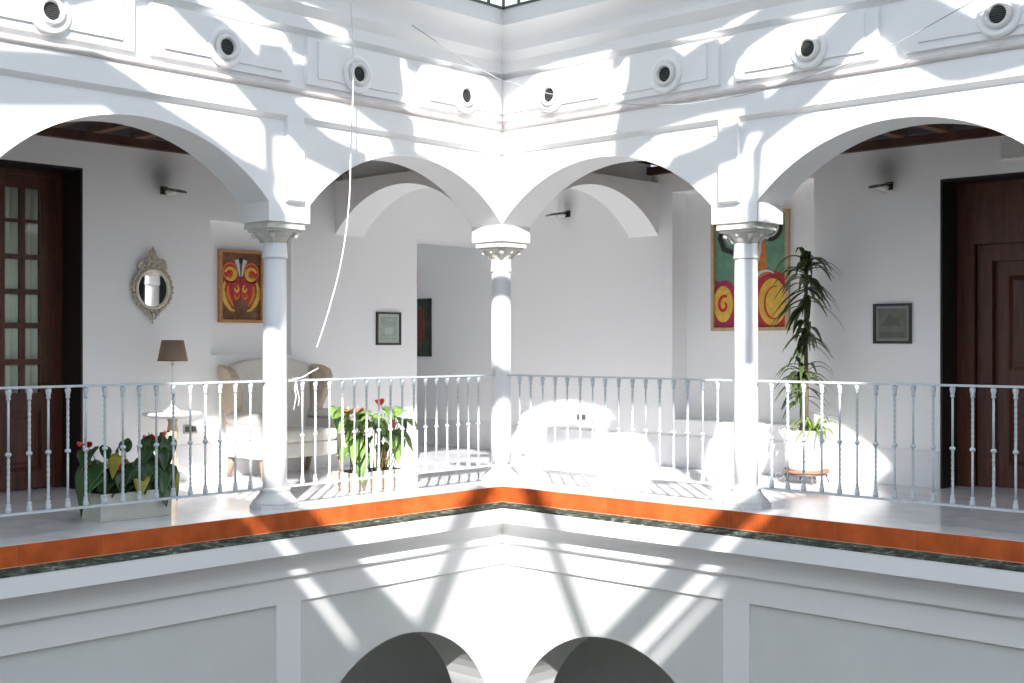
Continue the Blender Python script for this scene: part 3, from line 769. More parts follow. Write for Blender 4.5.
# right: panelled door in a deep frame
b, a, c, h = lining(True); b.xf(swap)
d2 = struct(b.build('door_2', M['blackwood'], fixn=True), 'dark wooden panelled door in a deep frame at the far right', 'door')
def rpart(name, fn, m_):
    b = B(); fn(b); b.xf(swap); return b.build(name, m_, d2, fixn=True)
def fr(b):
    for x0, x1, z0, z1 in ((3.1395, 3.292, 0, 2.2), (4.42, 4.6995, 0, 2.2), (3.1395, 4.6995, 2.2, 2.755)): b.box(x0, x1, -W-0.37, -W-0.32, z0, z1)
rpart('outer_frame', fr, M['darkwood'])
def fr2(b):
    for x0, x1, z0, z1 in ((3.292, 3.43, 0, 2.2), (4.32, 4.42, 0, 2.2), (3.43, 4.32, 2.05, 2.2)): b.box(x0, x1, -W-0.44, -W-0.39, z0, z1)
rpart('inner_frame', fr2, M['darkwood'])
def dl(b):
    b.box(3.40, 4.35, -W-0.50, -W-0.46, 0.005, 2.10)
    frustum(b, 3.55, 4.20, -W-0.462, -W-0.445, 1.05, 1.92, 0.05); frustum(b, 3.55, 4.20, -W-0.462, -W-0.445, 0.2, 0.92, 0.05)
rpart('door_leaf', dl, M['darkwood'])
rpart('back_board', lambda b: b.box(3.12, 4.719, -W-0.56, -W-0.501, 0, 2.776), M['blackwood'])  # added to close off light from behind the door

b = B(); b.box(-W+0.02, -W+0.88, END-0.05, END-0.001, 0.0, 2.75); b.box(-W+0.001, -W+0.04, 5.9, END-0.05, 0.0, 2.75)  # added out of view, gives the mirror its dark reflection
for x0 in (-2.34,): b.box(x0, x0+0.72, END-0.07, END-0.05, 0.2, 1.0); b.box(x0, x0+0.75, END-0.07, END-0.05, 1.15, 2.5)
struct(b.build('mirror_dark_panels', M['blackwood'], fixn=True), 'unseen dark panels added at the right gallery end for the mirror to reflect', 'door')

# ---------------------------------------------------------------- wall lamps
def make_sconce(loc, rz, lab):
    t = thing('wall_lamp', lab, 'lamp', loc, rz, 'leaf-shaped wall lamps')
    # local: wall at y=0, projecting to +y
    b = B(); b.box(-0.035, 0.035, 0, 0.014, -0.045, 0.03); b.tube([(0, 0.01, -0.005), (0, 0.07, -0.012)], 0.011, 8); b.build('bracket', M['sootmetal'], t, fixn=True)
    b = B(); n = 16; vs_ = []; fs = []                    # pointed blade reaching out from the wall and dipping to its tip
    for i in range(n+1):
        f = i/n; w = 0.105*math.sin(PI*f**0.8)**0.8*(1-0.15*f)+0.002; y = 0.015+0.37*f; z = 0.016-0.060*f-0.02*f*f
        for k in range(7):
            q = -1+2*k/6; vs_.append((w*q, y, z-0.014*(1-q*q)*math.sin(PI*f)))
    for i in range(n):
        for k in range(6): fs.append((7*i+k, 7*i+7+k, 7*i+8+k, 7*i+k+1))
    b.add(vs_, fs, 0, True)
    o = b.build('blade', M['sootmetal'], t); m_ = o.modifiers.new('thickness', 'SOLIDIFY'); m_.thickness = 0.005
    b = B(); b.lathe([(0.012,-0.062),(0.034,-0.056),(0.046,-0.042),(0.050,-0.026),(0.046,-0.018)], 0, 0.13, 0, n=20, sx=0.9, sy=1.5)
    b.build('glass_shade', M['lampwhite'], t, fixn=True)
    for k in range(4):
        b = B(); y = 0.075+0.036*k; b.lathe([(0.003,-0.088),(0.007,-0.078),(0.003,-0.058)], 0, y, 0, n=8); b.build('glass_drop', M['lampwhite'], t, fixn=True)
make_sconce((2.05, -W, 2.745), 0, 'leaf-shaped wall lamp above the carved mirror')
make_sconce((-W, 2.635, 2.765), -PI/2, 'leaf-shaped wall lamp above the small dark picture on the right')
make_sconce((-W, -1.265, 2.785), -PI/2, 'leaf-shaped wall lamp seen through the right middle arch')

# air grille above the right door
t = thing('air_grille', 'white slatted air grille above the right-hand door', 'vent', (-W, 3.93, 2.98))
b = B(); 
for (y0, y1, z0, z1) in ((-0.27, 0.27, -0.085, -0.065), (-0.27, 0.27, 0.065, 0.085), (-0.27, -0.25, -0.065, 0.065), (0.25, 0.27, -0.065, 0.065)): b.box(0, 0.014, y0, y1, z0, z1)
b.build('frame', M['offwhite'], t, fixn=True)
b = B()
for k in range(7):
    z = -0.056+0.0185*k; b.add([(0.001,-0.25,z-0.004),(0.012,-0.25,z+0.006),(0.012,0.25,z+0.006),(0.001,0.25,z-0.004),(0.001,-0.25,z-0.001),(0.012,-0.25,z+0.009),(0.012,0.25,z+0.009),(0.001,0.25,z-0.001)], [(0,1,2,3),(7,6,5,4),(0,4,5,1),(2,6,7,3),(1,5,6,2),(0,3,7,4)])
b.build('slats', M['offwhite'], t, fixn=True)

# sockets
def socket(loc, rz, lab):
    t = thing('wall_socket', lab, 'socket', loc, rz)
    b = B(); b.cbox(-0.075, 0.075, 0, 0.010, -0.043, 0.043, 0.004); b.build('plate', M['greyplastic'], t, fixn=True)
    for x in (-0.034, 0.034):
        b = B(); b.box(x-0.023, x+0.023, 0.009, 0.0125, -0.025, 0.025, 0); b.lathe([(0.019, 0.0), (0.019, 0.0015)], n=16, mi=1)
        o = len(b.v)-32
        for i in range(o, len(b.v)): p = b.v[i]; b.v[i] = (p[0]+x, p[2]+0.0126, p[1])
        b.build('outlet', [M['black'], M['grille']], t, fixn=True)
socket((1.765, -W, 0.486), 0, 'grey double socket low on the wall beside the side table')
socket((-W, -1.06, 0.478), -PI/2, 'grey double socket low on the wall left of the large painting')

# ---------------------------------------------------------------- pictures
def frame_bars(b, w, h, bw, y0, y1):
    """picture frame in the x-z plane, centred, depth y0..y1, mitred"""
    o = [(-w/2,-h/2),(w/2,-h/2),(w/2,h/2),(-w/2,h/2)]; i_ = [(-w/2+bw,-h/2+bw),(w/2-bw,-h/2+bw),(w/2-bw,h/2-bw),(-w/2+bw,h/2-bw)]
    for k in range(4):
        k2 = (k+1) % 4; A, Bq, Cq, D = o[k], o[k2], i_[k2], i_[k]
        v = [(p[0], y, p[1]) for y in (y0, y1) for p in (A, Bq, Cq, D)]
        b.add(v, [(0,1,2,3),(7,6,5,4),(0,4,5,1),(1,5,6,2),(2,6,7,3),(3,7,4,0)])
    return b
def ribbon(b, pts, ws, y, mi, th=0.002):
    """painted stroke: a thin raised ribbon along pts in x-z"""
    n = len(pts); vs_ = []; fs = []
    for i, (x, z) in enumerate(pts):
        x0, z0 = pts[max(i-1, 0)]; x1, z1 = pts[min(i+1, n-1)]
        dx, dz = x1-x0, z1-z0; l = math.hypot(dx, dz) or 1; w = ws[i] if isinstance(ws, list) else ws
        nx, nz = -dz/l*w/2, dx/l*w/2
        vs_ += [(x+nx, y, z+nz), (x-nx, y, z-nz), (x+nx, y+th, z+nz), (x-nx, y+th, z-nz)]
    for i in range(n-1):
        a, c = 4*i, 4*i+4
        fs += [(a+2, a+3, c+3, c+2), (a, a+2, c+2, c), (a+1, c+1, c+3, a+3)]
    fs += [(0, 1, 3, 2), (4*n-4, 4*n-2, 4*n-1, 4*n-3)]
    return b.add(vs_, fs, mi)
def arc(cx, cz, rx, rz_, a0, a1, n=20, spiral=0.0):
    out = []
    for i in range(n+1):
        t = i/n; a = math.radians(a0+(a1-a0)*t); k = 1-spiral*t
        out.append((cx+rx*k*math.cos(a), cz+rz_*k*math.sin(a)))
    return out
def taper(n, w0, wm, w1): return [(w0+(wm-w0)*min(1, 2*i/n)) if i < n/2 else (wm+(w1-wm)*(2*i/n-1)) for i in range(n+1)]
def patch(b, poly, y, mi, th=0.0015):
    n = len(poly); v = [(x, y, z) for x, z in poly]+[(x, y+th, z) for x, z in poly]
    return b.add(v, [tuple(range(n)), tuple(range(n, 2*n))[::-1]]+[(i, (i+1) % n, n+(i+1) % n, n+i) for i in range(n)], mi)
def small_picture(loc, rz, w, h, lab, fm, mm, pm, bw, mw):
    t = thing('framed_picture', lab, 'picture', loc, rz)
    frame_bars(B(), w, h, bw, 0, 0.022).build('frame', M[fm], t, fixn=True)
    b = B(); b.box(-w/2+bw*0.9, w/2-bw*0.9, 0.004, 0.010, -h/2+bw*0.9, h/2-bw*0.9); b.build('mount', M[mm], t, fixn=True)
    b = B(); iw, ih = w/2-bw-mw, h/2-bw-mw; b.box(-iw, iw, 0.0095, 0.012, -ih, ih); pr = b.build('print', M[pm], t, fixn=True)
    return t, pr, iw, ih
t, pr, iw, ih = small_picture((-0.742, -W, 1.468), 0, 0.355, 0.362, 'small dark-framed pale green picture left of the passage opening', 'dkframe', 'mat_pale', 'printgreen', 0.022, 0.03)
b = B()
for (x, z, w_, hh) in ((0.0, 0.095, 0.10, 0.012), (0, 0.03, 0.14, 0.004), (0, -0.085, 0.20, 0.004)): b.box(x-w_/2, x+w_/2, 0.0121, 0.0126, z-hh/2, z+hh/2)
b.box(-0.06, 0.06, 0.0121, 0.0126, -0.06, 0.015)
b.build('drawing', M['mat_pale'], t, fixn=True)
t, pr, iw, ih = small_picture((-W, 2.667, 1.487), -PI/2, 0.375, 0.370, 'small dark-framed olive-grey picture beside the tall plant', 'dkframe', 'mat_grey', 'printolive', 0.024, 0.022)
b = B(); b.box(-0.115, 0.115, 0.0121, 0.0126, -0.125, -0.075); patch(b, [(-0.09,-0.02),(-0.05,0.05),(0.0,0.06),(0.03,0.10),(0.06,0.04),(0.11,-0.02)], 0.0121, 0, 0.0004); b.build('drawing', M['olive_dark'], t, fixn=True)

# left: brown painting with a red winged figure
t = thing('painting', 'brown painting of a red and yellow winged shape in the wall niche', 'painting', (1.142, -W-0.085, 1.872))
frame_bars(B(), 0.520, 0.722, 0.030, 0, 0.045).build('frame', M['honey'], t, fixn=True)
b = B(); b.box(-0.24, 0.24, 0.006, 0.016, -0.338, 0.338); b.build('canvas', M['pbrown'], t, fixn=True)
b = B(); y = 0.0165
for s_ in (-1, 1):
    patch(b, [(s_*(0.125+0.092*math.cos(a)), 0.135+0.105*math.sin(a)) for a in [2*PI*i/24 for i in range(24)]], y, 0)
    patch(b, [(s_*0.02, 0.10), (s_*0.17, 0.075), (s_*0.19, -0.02), (s_*0.14, -0.14), (s_*0.05, -0.15), (s_*0.01, -0.10)], y, 0)
    ribbon(b, [(s_*x, z) for x, z in arc(0.125, 0.115, 0.062, 0.062, 20, 330, 24, 0.15)], taper(24, 0.02, 0.045, 0.02), y+0.002, 2)
    ribbon(b, [(s_*x, z) for x, z in arc(0.125, 0.140, 0.082, 0.088, -40, 200, 22)], 0.014, y+0.002, 1)
    ribbon(b, [(s_*x, z) for x, z in ((0.185, 0.04), (0.215, -0.03), (0.205, -0.11), (0.165, -0.18), (0.115, -0.235), (0.07, -0.245))], [0.02, 0.045, 0.05, 0.045, 0.03, 0.012], y+0.003, 2)
    ribbon(b, [(s_*x, z) for x, z in ((0.15, 0.0), (0.155, -0.08), (0.12, -0.15), (0.085, -0.20))], [0.02, 0.035, 0.03, 0.015], y+0.002, 1)
    ribbon(b, [(s_*x, z) for x, z in arc(0.05, -0.025, 0.026, 0.034, 100, 380, 16, 0.3)], taper(16, 0.010, 0.024, 0.010), y+0.002, 2)
    ribbon(b, [(s_*x, z) for x, z in arc(0.05, -0.095, 0.028, 0.032, -200, 60, 16, 0.3)], taper(16, 0.010, 0.022, 0.008), y+0.002, 1)
    ribbon(b, [(s_*x, z) for x, z in arc(0.125, 0.105, 0.030, 0.030, 100, 420, 18, 0.6)], taper(18, 0.010, 0.018, 0.008), y+0.0035, 1)
    ribbon(b, [(s_*x, z) for x, z in ((0.052, 0.262), (0.03, 0.20), (0.012, 0.10))], [0.05, 0.032, 0.012], y+0.003, 3)
    ribbon(b, [(s_*x, z) for x, z in ((0.05, 0.05), (0.09, 0.02), (0.10, -0.06), (0.06, -0.14))], [0.02, 0.03, 0.03, 0.012], y+0.0015, 4)
ribbon(b, [(0, 0.08), (0.0, 0.0), (0.0, -0.14)], [0.012, 0.022, 0.012], y+0.0035, 4)
patch(b, [(-0.022,0.285),(0.022,0.285),(0.012,0.225),(-0.012,0.225)], y+0.0035, 5)
b.build('winged_shape', [M['pred'], M['porange'], M['pyellow'], M['pwhite'], M['pmag'], M['pblack']], t, fixn=True)

# right: large colourful abstract in the recess
t = thing('painting', 'large abstract painting in green, orange, red and yellow behind the right column', 'painting', (-W-0.26, 0.985, 2.045), -PI/2)
PW, PH = 0.92, 1.22
frame_bars(B(), PW, PH, 0.034, 0, 0.05).build('frame', M['oak'], t, fixn=True)
b = B(); b.box(-PW/2+0.03, PW/2-0.03, 0.008, 0.022, -PH/2+0.03, PH/2-0.03); b.build('canvas', M['pteal'], t, fixn=True)
# local x points to -y (picture left is +x), so mirror x to read left to right
b = B(); y = 0.0225; X = lambda P: [(-x, z) for x, z in P]
patch(b, X([(-0.42,-0.572),(0.42,-0.572),(0.42,-0.36),(0.26,-0.10),(0.20,0.05),(0.17,0.36),(-0.04,0.36),(-0.12,0.0),(-0.16,-0.20),(-0.26,-0.16),(-0.42,-0.12)]), y, 1)
patch(b, X([(-0.42,-0.572),(-0.10,-0.572),(-0.12,-0.30),(-0.20,-0.14),(-0.42,-0.08)]), y+0.002, 4)
patch(b, X([(-0.05,-0.572),(0.42,-0.572),(0.42,-0.05),(0.30,0.0),(0.16,-0.06),(0.04,-0.25)]), y+0.002, 0)
patch(b, X(arc(-0.32,-0.33,0.12,0.19,0,345,24)), y+0.004, 2)
patch(b, X(arc(0.27,-0.32,0.165,0.24,0,345,24)), y+0.004, 2)
ribbon(b, X(arc(-0.30,-0.32,0.15,0.22,-70,230,26)), taper(26,0.015,0.035,0.015), y+0.006, 4)
ribbon(b, X(arc(-0.31,-0.34,0.075,0.10,60,420,26,0.75)), taper(26,0.03,0.035,0.02), y+0.006, 0)
ribbon(b, X(arc(0.24,-0.32,0.20,0.27,40,300,28)), taper(28,0.02,0.040,0.02), y+0.006, 4)
ribbon(b, X(arc(0.30,-0.34,0.13,0.18,80,320,26,0.2)), taper(26,0.010,0.022,0.010), y+0.006, 0)
ribbon(b, X(arc(0.20,-0.20,0.17,0.20,60,180,18)), taper(18,0.015,0.035,0.02), y+0.007, 3)
ribbon(b, X([(-0.30,0.50),(-0.36,0.36),(-0.31,0.24),(-0.20,0.20),(-0.12,0.24)]), [0.03,0.06,0.06,0.045,0.02], y+0.004, 5)
ribbon(b, X([(-0.26,0.46),(-0.29,0.36),(-0.24,0.28)]), [0.012,0.022,0.012], y+0.006, 3)
ribbon(b, X(arc(0.25,0.45,0.115,0.135,-150,170,28)), taper(28,0.03,0.05,0.03), y+0.005, 5)
ribbon(b, X(arc(0.25,0.45,0.088,0.10,-120,150,24)), 0.016, y+0.007, 3)
patch(b, X(arc(0.24,0.46,0.058,0.066,0,345,22)), y+0.006, 1)
patch(b, X(arc(0.235,0.46,0.030,0.036,0,345,18)), y+0.008, 0)
ribbon(b, X([(0.17,0.38),(0.06,0.28),(-0.10,0.24)]), [0.045,0.055,0.03], y+0.006, 5)
ribbon(b, X([(0.13,0.32),(0.13,0.20),(0.09,0.06),(0.05,-0.10)]), [0.035,0.03,0.02,0.008], y+0.007, 3)
b.build('brush_shapes', [M['pred'], M['porange'], M['pyellow'], M['pwhite'], M['pmag'], M['pblack']], t, fixn=True)

# passage: dark picture and a red call point on its side wall
t = thing('painting', 'tall dark green painting with a rust shape inside the passage', 'painting', (-W-0.22, -4.06, 1.51), -PI/2)
frame_bars(B(), 0.62, 0.745, 0.016, 0, 0.025).build('frame', M['dkframe'], t, fixn=True)
b = B(); b.box(-0.30, 0.30, 0.004, 0.014, -0.362, 0.362); b.build('canvas', M['pdkgreen'], t, fixn=True)
b = B(); patch(b, [(-0.12+0.085*math.cos(a), 0.03+0.25*math.sin(a)) for a in [2*PI*i/22 for i in range(22)]], 0.0145, 0); patch(b, [(0.12+0.085*math.cos(a), 0.03+0.25*math.sin(a)) for a in [2*PI*i/22 for i in range(22)]], 0.0145, 0)
b.build('rust_shape', M['prust'], t, fixn=True)
t = thing('call_point', 'small red alarm box on the passage wall above the dark painting', 'alarm', (-W-0.22, -4.12, 2.15), -PI/2)
b = B(); b.cbox(-0.10, 0.10, 0, 0.045, -0.095, 0.095, 0.008); b.build('housing', M['signred'], t, fixn=True)
b = B(); b.box(-0.05, 0.05, 0.0445, 0.048, -0.05, 0.05); b.build('press_plate', M['offwhite'], t, fixn=True)

# ---------------------------------------------------------------- mirror
t = thing('mirror', 'round wall mirror in a carved silvered frame with a tall crest', 'mirror', (2.185, -W+0.014, 1.810), -0.0436)
t.rotation_euler.x = -0.012
n = 48; RW, RH = 0.160, 0.178
b = B(); b.tube([(RW*math.cos(2*PI*i/n), 0.028, RH*math.sin(2*PI*i/n)) for i in range(n)], 0.015, 10, closed=True); b.build('inner_rim', M['giltpale'], t, fixn=True)
b = B()
for i in range(52):                                     # carved leaf border
    a = 2*PI*i/52; ca, sa = math.cos(a), math.sin(a); r1 = 0.192+0.010*(i % 2)
    b.ball((r1*ca, 0.022, (r1+0.012)*sa), 0.014, sc=(1, 0.9, 1), seg=8)
    b.tube([((r1-0.024)*ca, 0.02, (r1-0.010)*sa), ((r1+0.014)*math.cos(a+0.10), 0.016, (r1+0.026)*math.sin(a+0.10))], [0.011, 0.004], 6)
b.tube([(0.180*math.cos(2*PI*i/n), 0.014, 0.198*math.sin(2*PI*i/n)) for i in range(n)], 0.010, 8, closed=True)
b.build('carved_border', M['gilt'], t, fixn=True)
b = B()
for s_ in (-1, 1):                                      # crest scrolls
    b.tube([(s_*x, 0.02, z) for x, z in arc(0.075, 0.235, 0.055, 0.050, -60, 330, 22, 0.6)], 0.012, 7)
    b.tube([(s_*x, 0.02, z) for x, z in arc(0.115, 0.215, 0.030, 0.034, -90, 270, 16, 0.5)], 0.010, 7)
    b.tube([(s_*0.13, 0.02, 0.20), (s_*0.125, 0.02, 0.26), (s_*0.10, 0.02, 0.285)], [0.014, 0.010, 0.005], 7)
    b.tube([(s_*0.02, 0.02, 0.24), (s_*0.045, 0.025, 0.30), (s_*0.02, 0.02, 0.325)], [0.012, 0.010, 0.006], 7)
    b.tube([(s_*0.01, 0.02, 0.30), (s_*0.028, 0.02, 0.345), (s_*0.008, 0.02, 0.365)], [0.010, 0.009, 0.005], 7)
for z, r in ((0.225, 0.026), (0.265, 0.022), (0.30, 0.018), (0.335, 0.016), (0.365, 0.013), (0.385, 0.008)): b.ball((0, 0.024, z), r, sc=(1, 0.8, 1.1), seg=8)
b.build('crest', M['gilt'], t, fixn=True)
b = B()
for s_ in (-1, 1):
    b.tube([(s_*0.13, 0.018, -0.17), (s_*0.075, 0.022, -0.205), (s_*0.06, 0.02, -0.245), (s_*0.015, 0.02, -0.225)], [0.013, 0.012, 0.009, 0.008], 7)
    b.tube([(s_*0.045, 0.02, -0.215), (s_*0.03, 0.02, -0.27), (0, 0.02, -0.29)], [0.010, 0.008, 0.006], 7)
b.tube([(0, 0.02, -0.20), (0, 0.02, -0.31)], [0.014, 0.005], 7); b.ball((0, 0.02, -0.312), 0.010, seg=8)
b.build('lower_ornament', M['gilt'], t, fixn=True)
b = B(); b.add([(RW*math.cos(2*PI*i/n), 0.022, RH*math.sin(2*PI*i/n)) for i in range(n)]+[(RW*math.cos(2*PI*i/n), 0.006, RH*math.sin(2*PI*i/n)) for i in range(n)],
    [tuple(range(n))[::-1], tuple(range(n, 2*n))]+[(i, (i+1) % n, n+(i+1) % n, n+i) for i in range(n)])
b.build('mirror_glass', M['mirror'], t, fixn=True)

# ---------------------------------------------------------------- side table and lamp
TX, TY = 2.14, -2.13
t = thing('side_table', 'small white pedestal side table holding the table lamp', 'table', (TX, TY, 0))
b = B(); b.lathe([(0.235,0.640),(0.262,0.648),(0.270,0.660),(0.262,0.672),(0.235,0.676)], n=40); b.build('table_top', M['offwhite'], t, fixn=True)
b = B(); b.lathe([(0.06,0.615),(0.20,0.625),(0.215,0.640)], n=32); b.build('apron', M['offwhite'], t, fixn=True)
b = B(); b.lathe([(0.045,0.10),(0.058,0.13),(0.040,0.20),(0.036,0.34),(0.044,0.44),(0.052,0.50),(0.040,0.58),(0.05,0.616)], n=20); b.build('pedestal', M['wood'], t, fixn=True)
for k in range(3):
    a = 2*PI*k/3+0.5; b = B(); ca, sa = math.cos(a), math.sin(a)
    b.tube([(0.03*ca,0.03*sa,0.16),(0.10*ca,0.10*sa,0.14),(0.17*ca,0.17*sa,0.075),(0.215*ca,0.215*sa,0.018),(0.24*ca,0.24*sa,0.016)], [0.024,0.024,0.020,0.016,0.015], 8); b.build('foot', M['offwhite'], t, fixn=True)
t = thing('table_lamp', 'slim table lamp with a taupe drum shade on the side table', 'lamp', (TX, TY, 0.676))
b = B(); b.lathe([(0.085,0.0),(0.085,0.010),(0.060,0.022),(0.030,0.045),(0.016,0.075),(0.012,0.11)], n=24); b.build('base', M['lampbase'], t, fixn=True)
b = B(); b.lathe([(0.008,0.10),(0.007,0.30),(0.007,0.42),(0.013,0.425),(0.016,0.44),(0.012,0.455)], n=14); b.build('stem', M['lampbase'], t, fixn=True)
b = B(); b.lathe([(0.013,0.45),(0.018,0.46),(0.018,0.50)], n=14); b.build('bulb_holder', M['offwhite'], t, fixn=True)
b = B(); prof = [(0.135,0.470),(0.100,0.655),(0.097,0.655),(0.132,0.470),(0.135,0.470)]; b.lathe(prof, n=36, cap=False); b.build('lamp_shade', M['shade'], t, fixn=True)
b = B(); b.lathe([(0.1355,0.466),(0.1355,0.474),(0.131,0.474),(0.131,0.466),(0.1355,0.466)], n=36, cap=False); b.build('shade_trim', M['shadetrim'], t, fixn=True); b = B(); b.lathe([(0.101,0.651),(0.1005,0.658),(0.096,0.658),(0.0965,0.651),(0.101,0.651)], n=36, cap=False)
b.build('shade_trim', M['shadetrim'], t, fixn=True)

# ---------------------------------------------------------------- wing armchair
t = thing('armchair', 'cream upholstered wing armchair against the left wall', 'armchair', (0.875, -2.07, 0), 0)
AW = 0.44
b = B(); b.cbox(-0.40, 0.40, -0.26, 0.24, 0.20, 0.345, 0.02); b.build('seat_frame', M['linen'], t, fixn=True)
b = B(); b.cbox(-0.31, 0.31, -0.20, 0.265, 0.347, 0.465, 0.035, seg=4); b.build('seat_cushion', M['linen'], t, fixn=True)
# back: slightly arched top, raked
b = B(); n = 20; F_ = []; vs_ = []; fs = []
for j in range(9):
    for i in range(n+1):
        q = -1+2*i/n; x = 0.375*q; ztop = 1.165-0.05*q*q-0.02*abs(q)**6; z = 0.36+(ztop-0.36)*j/8
        vs_.append((x, -0.175-0.10*(z-0.36)+0.012*(1-q*q), z))
m_ = len(vs_)
for j in range(9):
    for i in range(n+1):
        x, yv, z = vs_[j*(n+1)+i]; vs_.append((x*1.02, yv-0.105, z-0.01 if j == 8 else z))
for j in range(8):
    for i in range(n):
        a = j*(n+1)+i; fs.append((a, a+1, a+n+2, a+n+1)); fs.append((m_+a, m_+a+n+1, m_+a+n+2, m_+a+1))
for i in range(n): fs.append((8*(n+1)+i, 8*(n+1)+i+1, m_+8*(n+1)+i+1, m_+8*(n+1)+i)); fs.append((i, m_+i, m_+i+1, i+1))
for j in range(8): fs.append((j*(n+1), (j+1)*(n+1), m_+(j+1)*(n+1), m_+j*(n+1))); fs.append((j*(n+1)+n, m_+j*(n+1)+n, m_+(j+1)*(n+1)+n, (j+1)*(n+1)+n))
b.add(vs_, fs, 0, False); o = b.build('backrest', M['linen'], t, fixn=True)
bv = o.modifiers.new('soft', 'BEVEL'); bv.width = 0.03; bv.segments = 3; bv.limit_method = 'ANGLE'; bv.angle_limit = 0.9
for s_ in (-1, 1):
    # wing: curved ear running down to the arm
    out = [(-0.29, 0.44), (-0.30, 0.75), (-0.30, 1.095), (-0.20, 1.085), (-0.10, 1.045), (-0.055, 0.97), (-0.05, 0.88), (-0.075, 0.78), (-0.11, 0.68), (-0.12, 0.60), (-0.10, 0.50)]
    b = B(); k = len(out); x0, x1 = 0.350, 0.425
    v = [(s_*(x0+0.05*max(0, (yv+0.30)/0.25)*max(0, (z-0.6))*1.4), yv, z) for yv, z in out]+[(s_*(x1+0.05*max(0, (yv+0.30)/0.25)*max(0, (z-0.6))*1.4), yv, z) for yv, z in out]
    b.add(v, [tuple(range(k)), tuple(range(k, 2*k))[::-1]]+[(i, (i+1) % k, k+(i+1) % k, k+i) for i in range(k)])
    o = b.build('wing', M['linen2'], t, fixn=True); bv = o.modifiers.new('soft', 'BEVEL'); bv.width = 0.022; bv.segments = 3; bv.limit_method = 'ANGLE'; bv.angle_limit = 0.6
    b = B(); b.cbox(s_*0.325, s_*0.430, -0.27, 0.245, 0.20, 0.565, 0.02); 
    o = b.build('arm', M['linen'], t, fixn=True)
    b = B(); b.tube([(s_*0.385, -0.22, 0.580), (s_*0.385, 0.0, 0.578), (s_*0.385, 0.20, 0.572), (s_*0.385, 0.262, 0.560)], [0.066, 0.068, 0.070, 0.060], 18); b.build('arm_roll', M['linen'], o, fixn=True)
    for yv in (0.20, -0.24):
        b = B(); dy = 0.02 if yv > 0 else -0.05
        b.tube([(s_*0.375, yv, 0.205), (s_*0.378, yv+dy*0.4, 0.10), (s_*0.382, yv+dy, 0.0)], [0.032, 0.024, 0.017], 4 if False else 10); b.build('leg', M['chairleg'], t, fixn=True)

for o in bpy.data.objects:
    p_ = o.parent
    if o.type == 'MESH' and p_ is not None and (p_ is t or p_.parent is t):
        for v in o.data.vertices:
            fl = 0.16*max(0.0, v.co.z-0.62)*(1 if v.co.x > 0 else -1) if o.name.startswith('wing') else 0.0
            v.co.x = v.co.x*1.25+fl; v.co.y = v.co.y*1.13
# ---------------------------------------------------------------- plants
def leaf_heart(b, base, tip_dir, L, Wd, droop=0.35, fold=0.25, mi=0, roll=0.0):
    """heart-shaped blade starting at base, heading along tip_dir (Vector)"""
    d = Vector(tip_dir).normalized(); up = Vector((0, 0, 1))
    side = d.cross(up); side = side.normalized() if side.length > 1e-4 else Vector((1, 0, 0))
    nrm = side.cross(d).normalized()
    side = (side*math.cos(roll)+nrm*math.sin(roll)).normalized(); nrm = side.cross(d).normalized()
    ts = [-0.16, -0.05, 0.08, 0.22, 0.38, 0.55, 0.72, 0.87, 1.0]; ws = [0.30, 0.72, 0.95, 1.0, 0.92, 0.74, 0.50, 0.24, 0.015]
    vs_ = []; fs = []
    for i, (tt, w) in enumerate(zip(ts, ws)):
        c = Vector(base)+d*L*tt-up*droop*L*max(tt, 0)**2
        for k in (-1, -0.55, 0, 0.55, 1):
            back = -0.06*L if (i < 2 and abs(k) > 0.9) else 0.0
            if i == 0 and k == 0: cc = Vector(base)
            else: cc = c
            vs_.append(cc+side*k*w*Wd/2+d*back+nrm*fold*abs(k)*w*Wd/2+nrm*0.01*math.sin(5*tt+k))
    for i in range(len(ts)-1):
        for k in range(4): a = 5*i+k; fs.append((a, a+1, a+6, a+5))
    return b.add(vs_, fs, mi, True)
def leaf_strap(b, base, dir2, L, Wd, lift, mi=0, n=9, side_droop=1.0):
    """long arching strap leaf"""
    dx, dy = dir2; sd = Vector((-dy, dx, 0)); vs_ = []; fs = []
    for i in range(n+1):
        t_ = i/n; r = L*(t_*0.85-0.10*t_*t_*side_droop); z = L*(lift*t_-(0.55+0.5*lift)*side_droop*t_*t_)
        w = Wd*(0.55+0.45*math.sin(PI*min(1, t_*1.15+0.12)))*(1-t_**5)+0.0015
        c = Vector(base)+Vector((dx*r, dy*r, z))
        vs_ += [c-sd*w/2, c+Vector((0, 0, -0.12*w)), c+sd*w/2]
    for i in range(n):
        a = 3*i; fs += [(a, a+1, a+4, a+3), (a+1, a+2, a+5, a+4)]
    return b.add(vs_, fs, mi, True)
def spathe(parent, base, top, dirv, size, mname):
    b = B(); leaf_heart(b, top, dirv, size, size*0.85, 0.2, 0.35)
    o = b.build('flower', M[mname], parent)
    so_ = o.modifiers.new('thickness', 'SOLIDIFY'); so_.thickness = 0.002
    d = Vector(dirv).normalized()
    s1 = B(); s1.tube([Vector(top), Vector(top)+d*size*0.25+Vector((0, 0, size*0.35))], [0.006, 0.004], 6); s1.build('spadix', M['spadix'], o)
    s2 = B(); mid = (Vector(base)+Vector(top))/2; mid.z += 0.02; s2.tube([base, mid, top], 0.004, 5); s2.build('flower_stalk', M['petiole'], o)

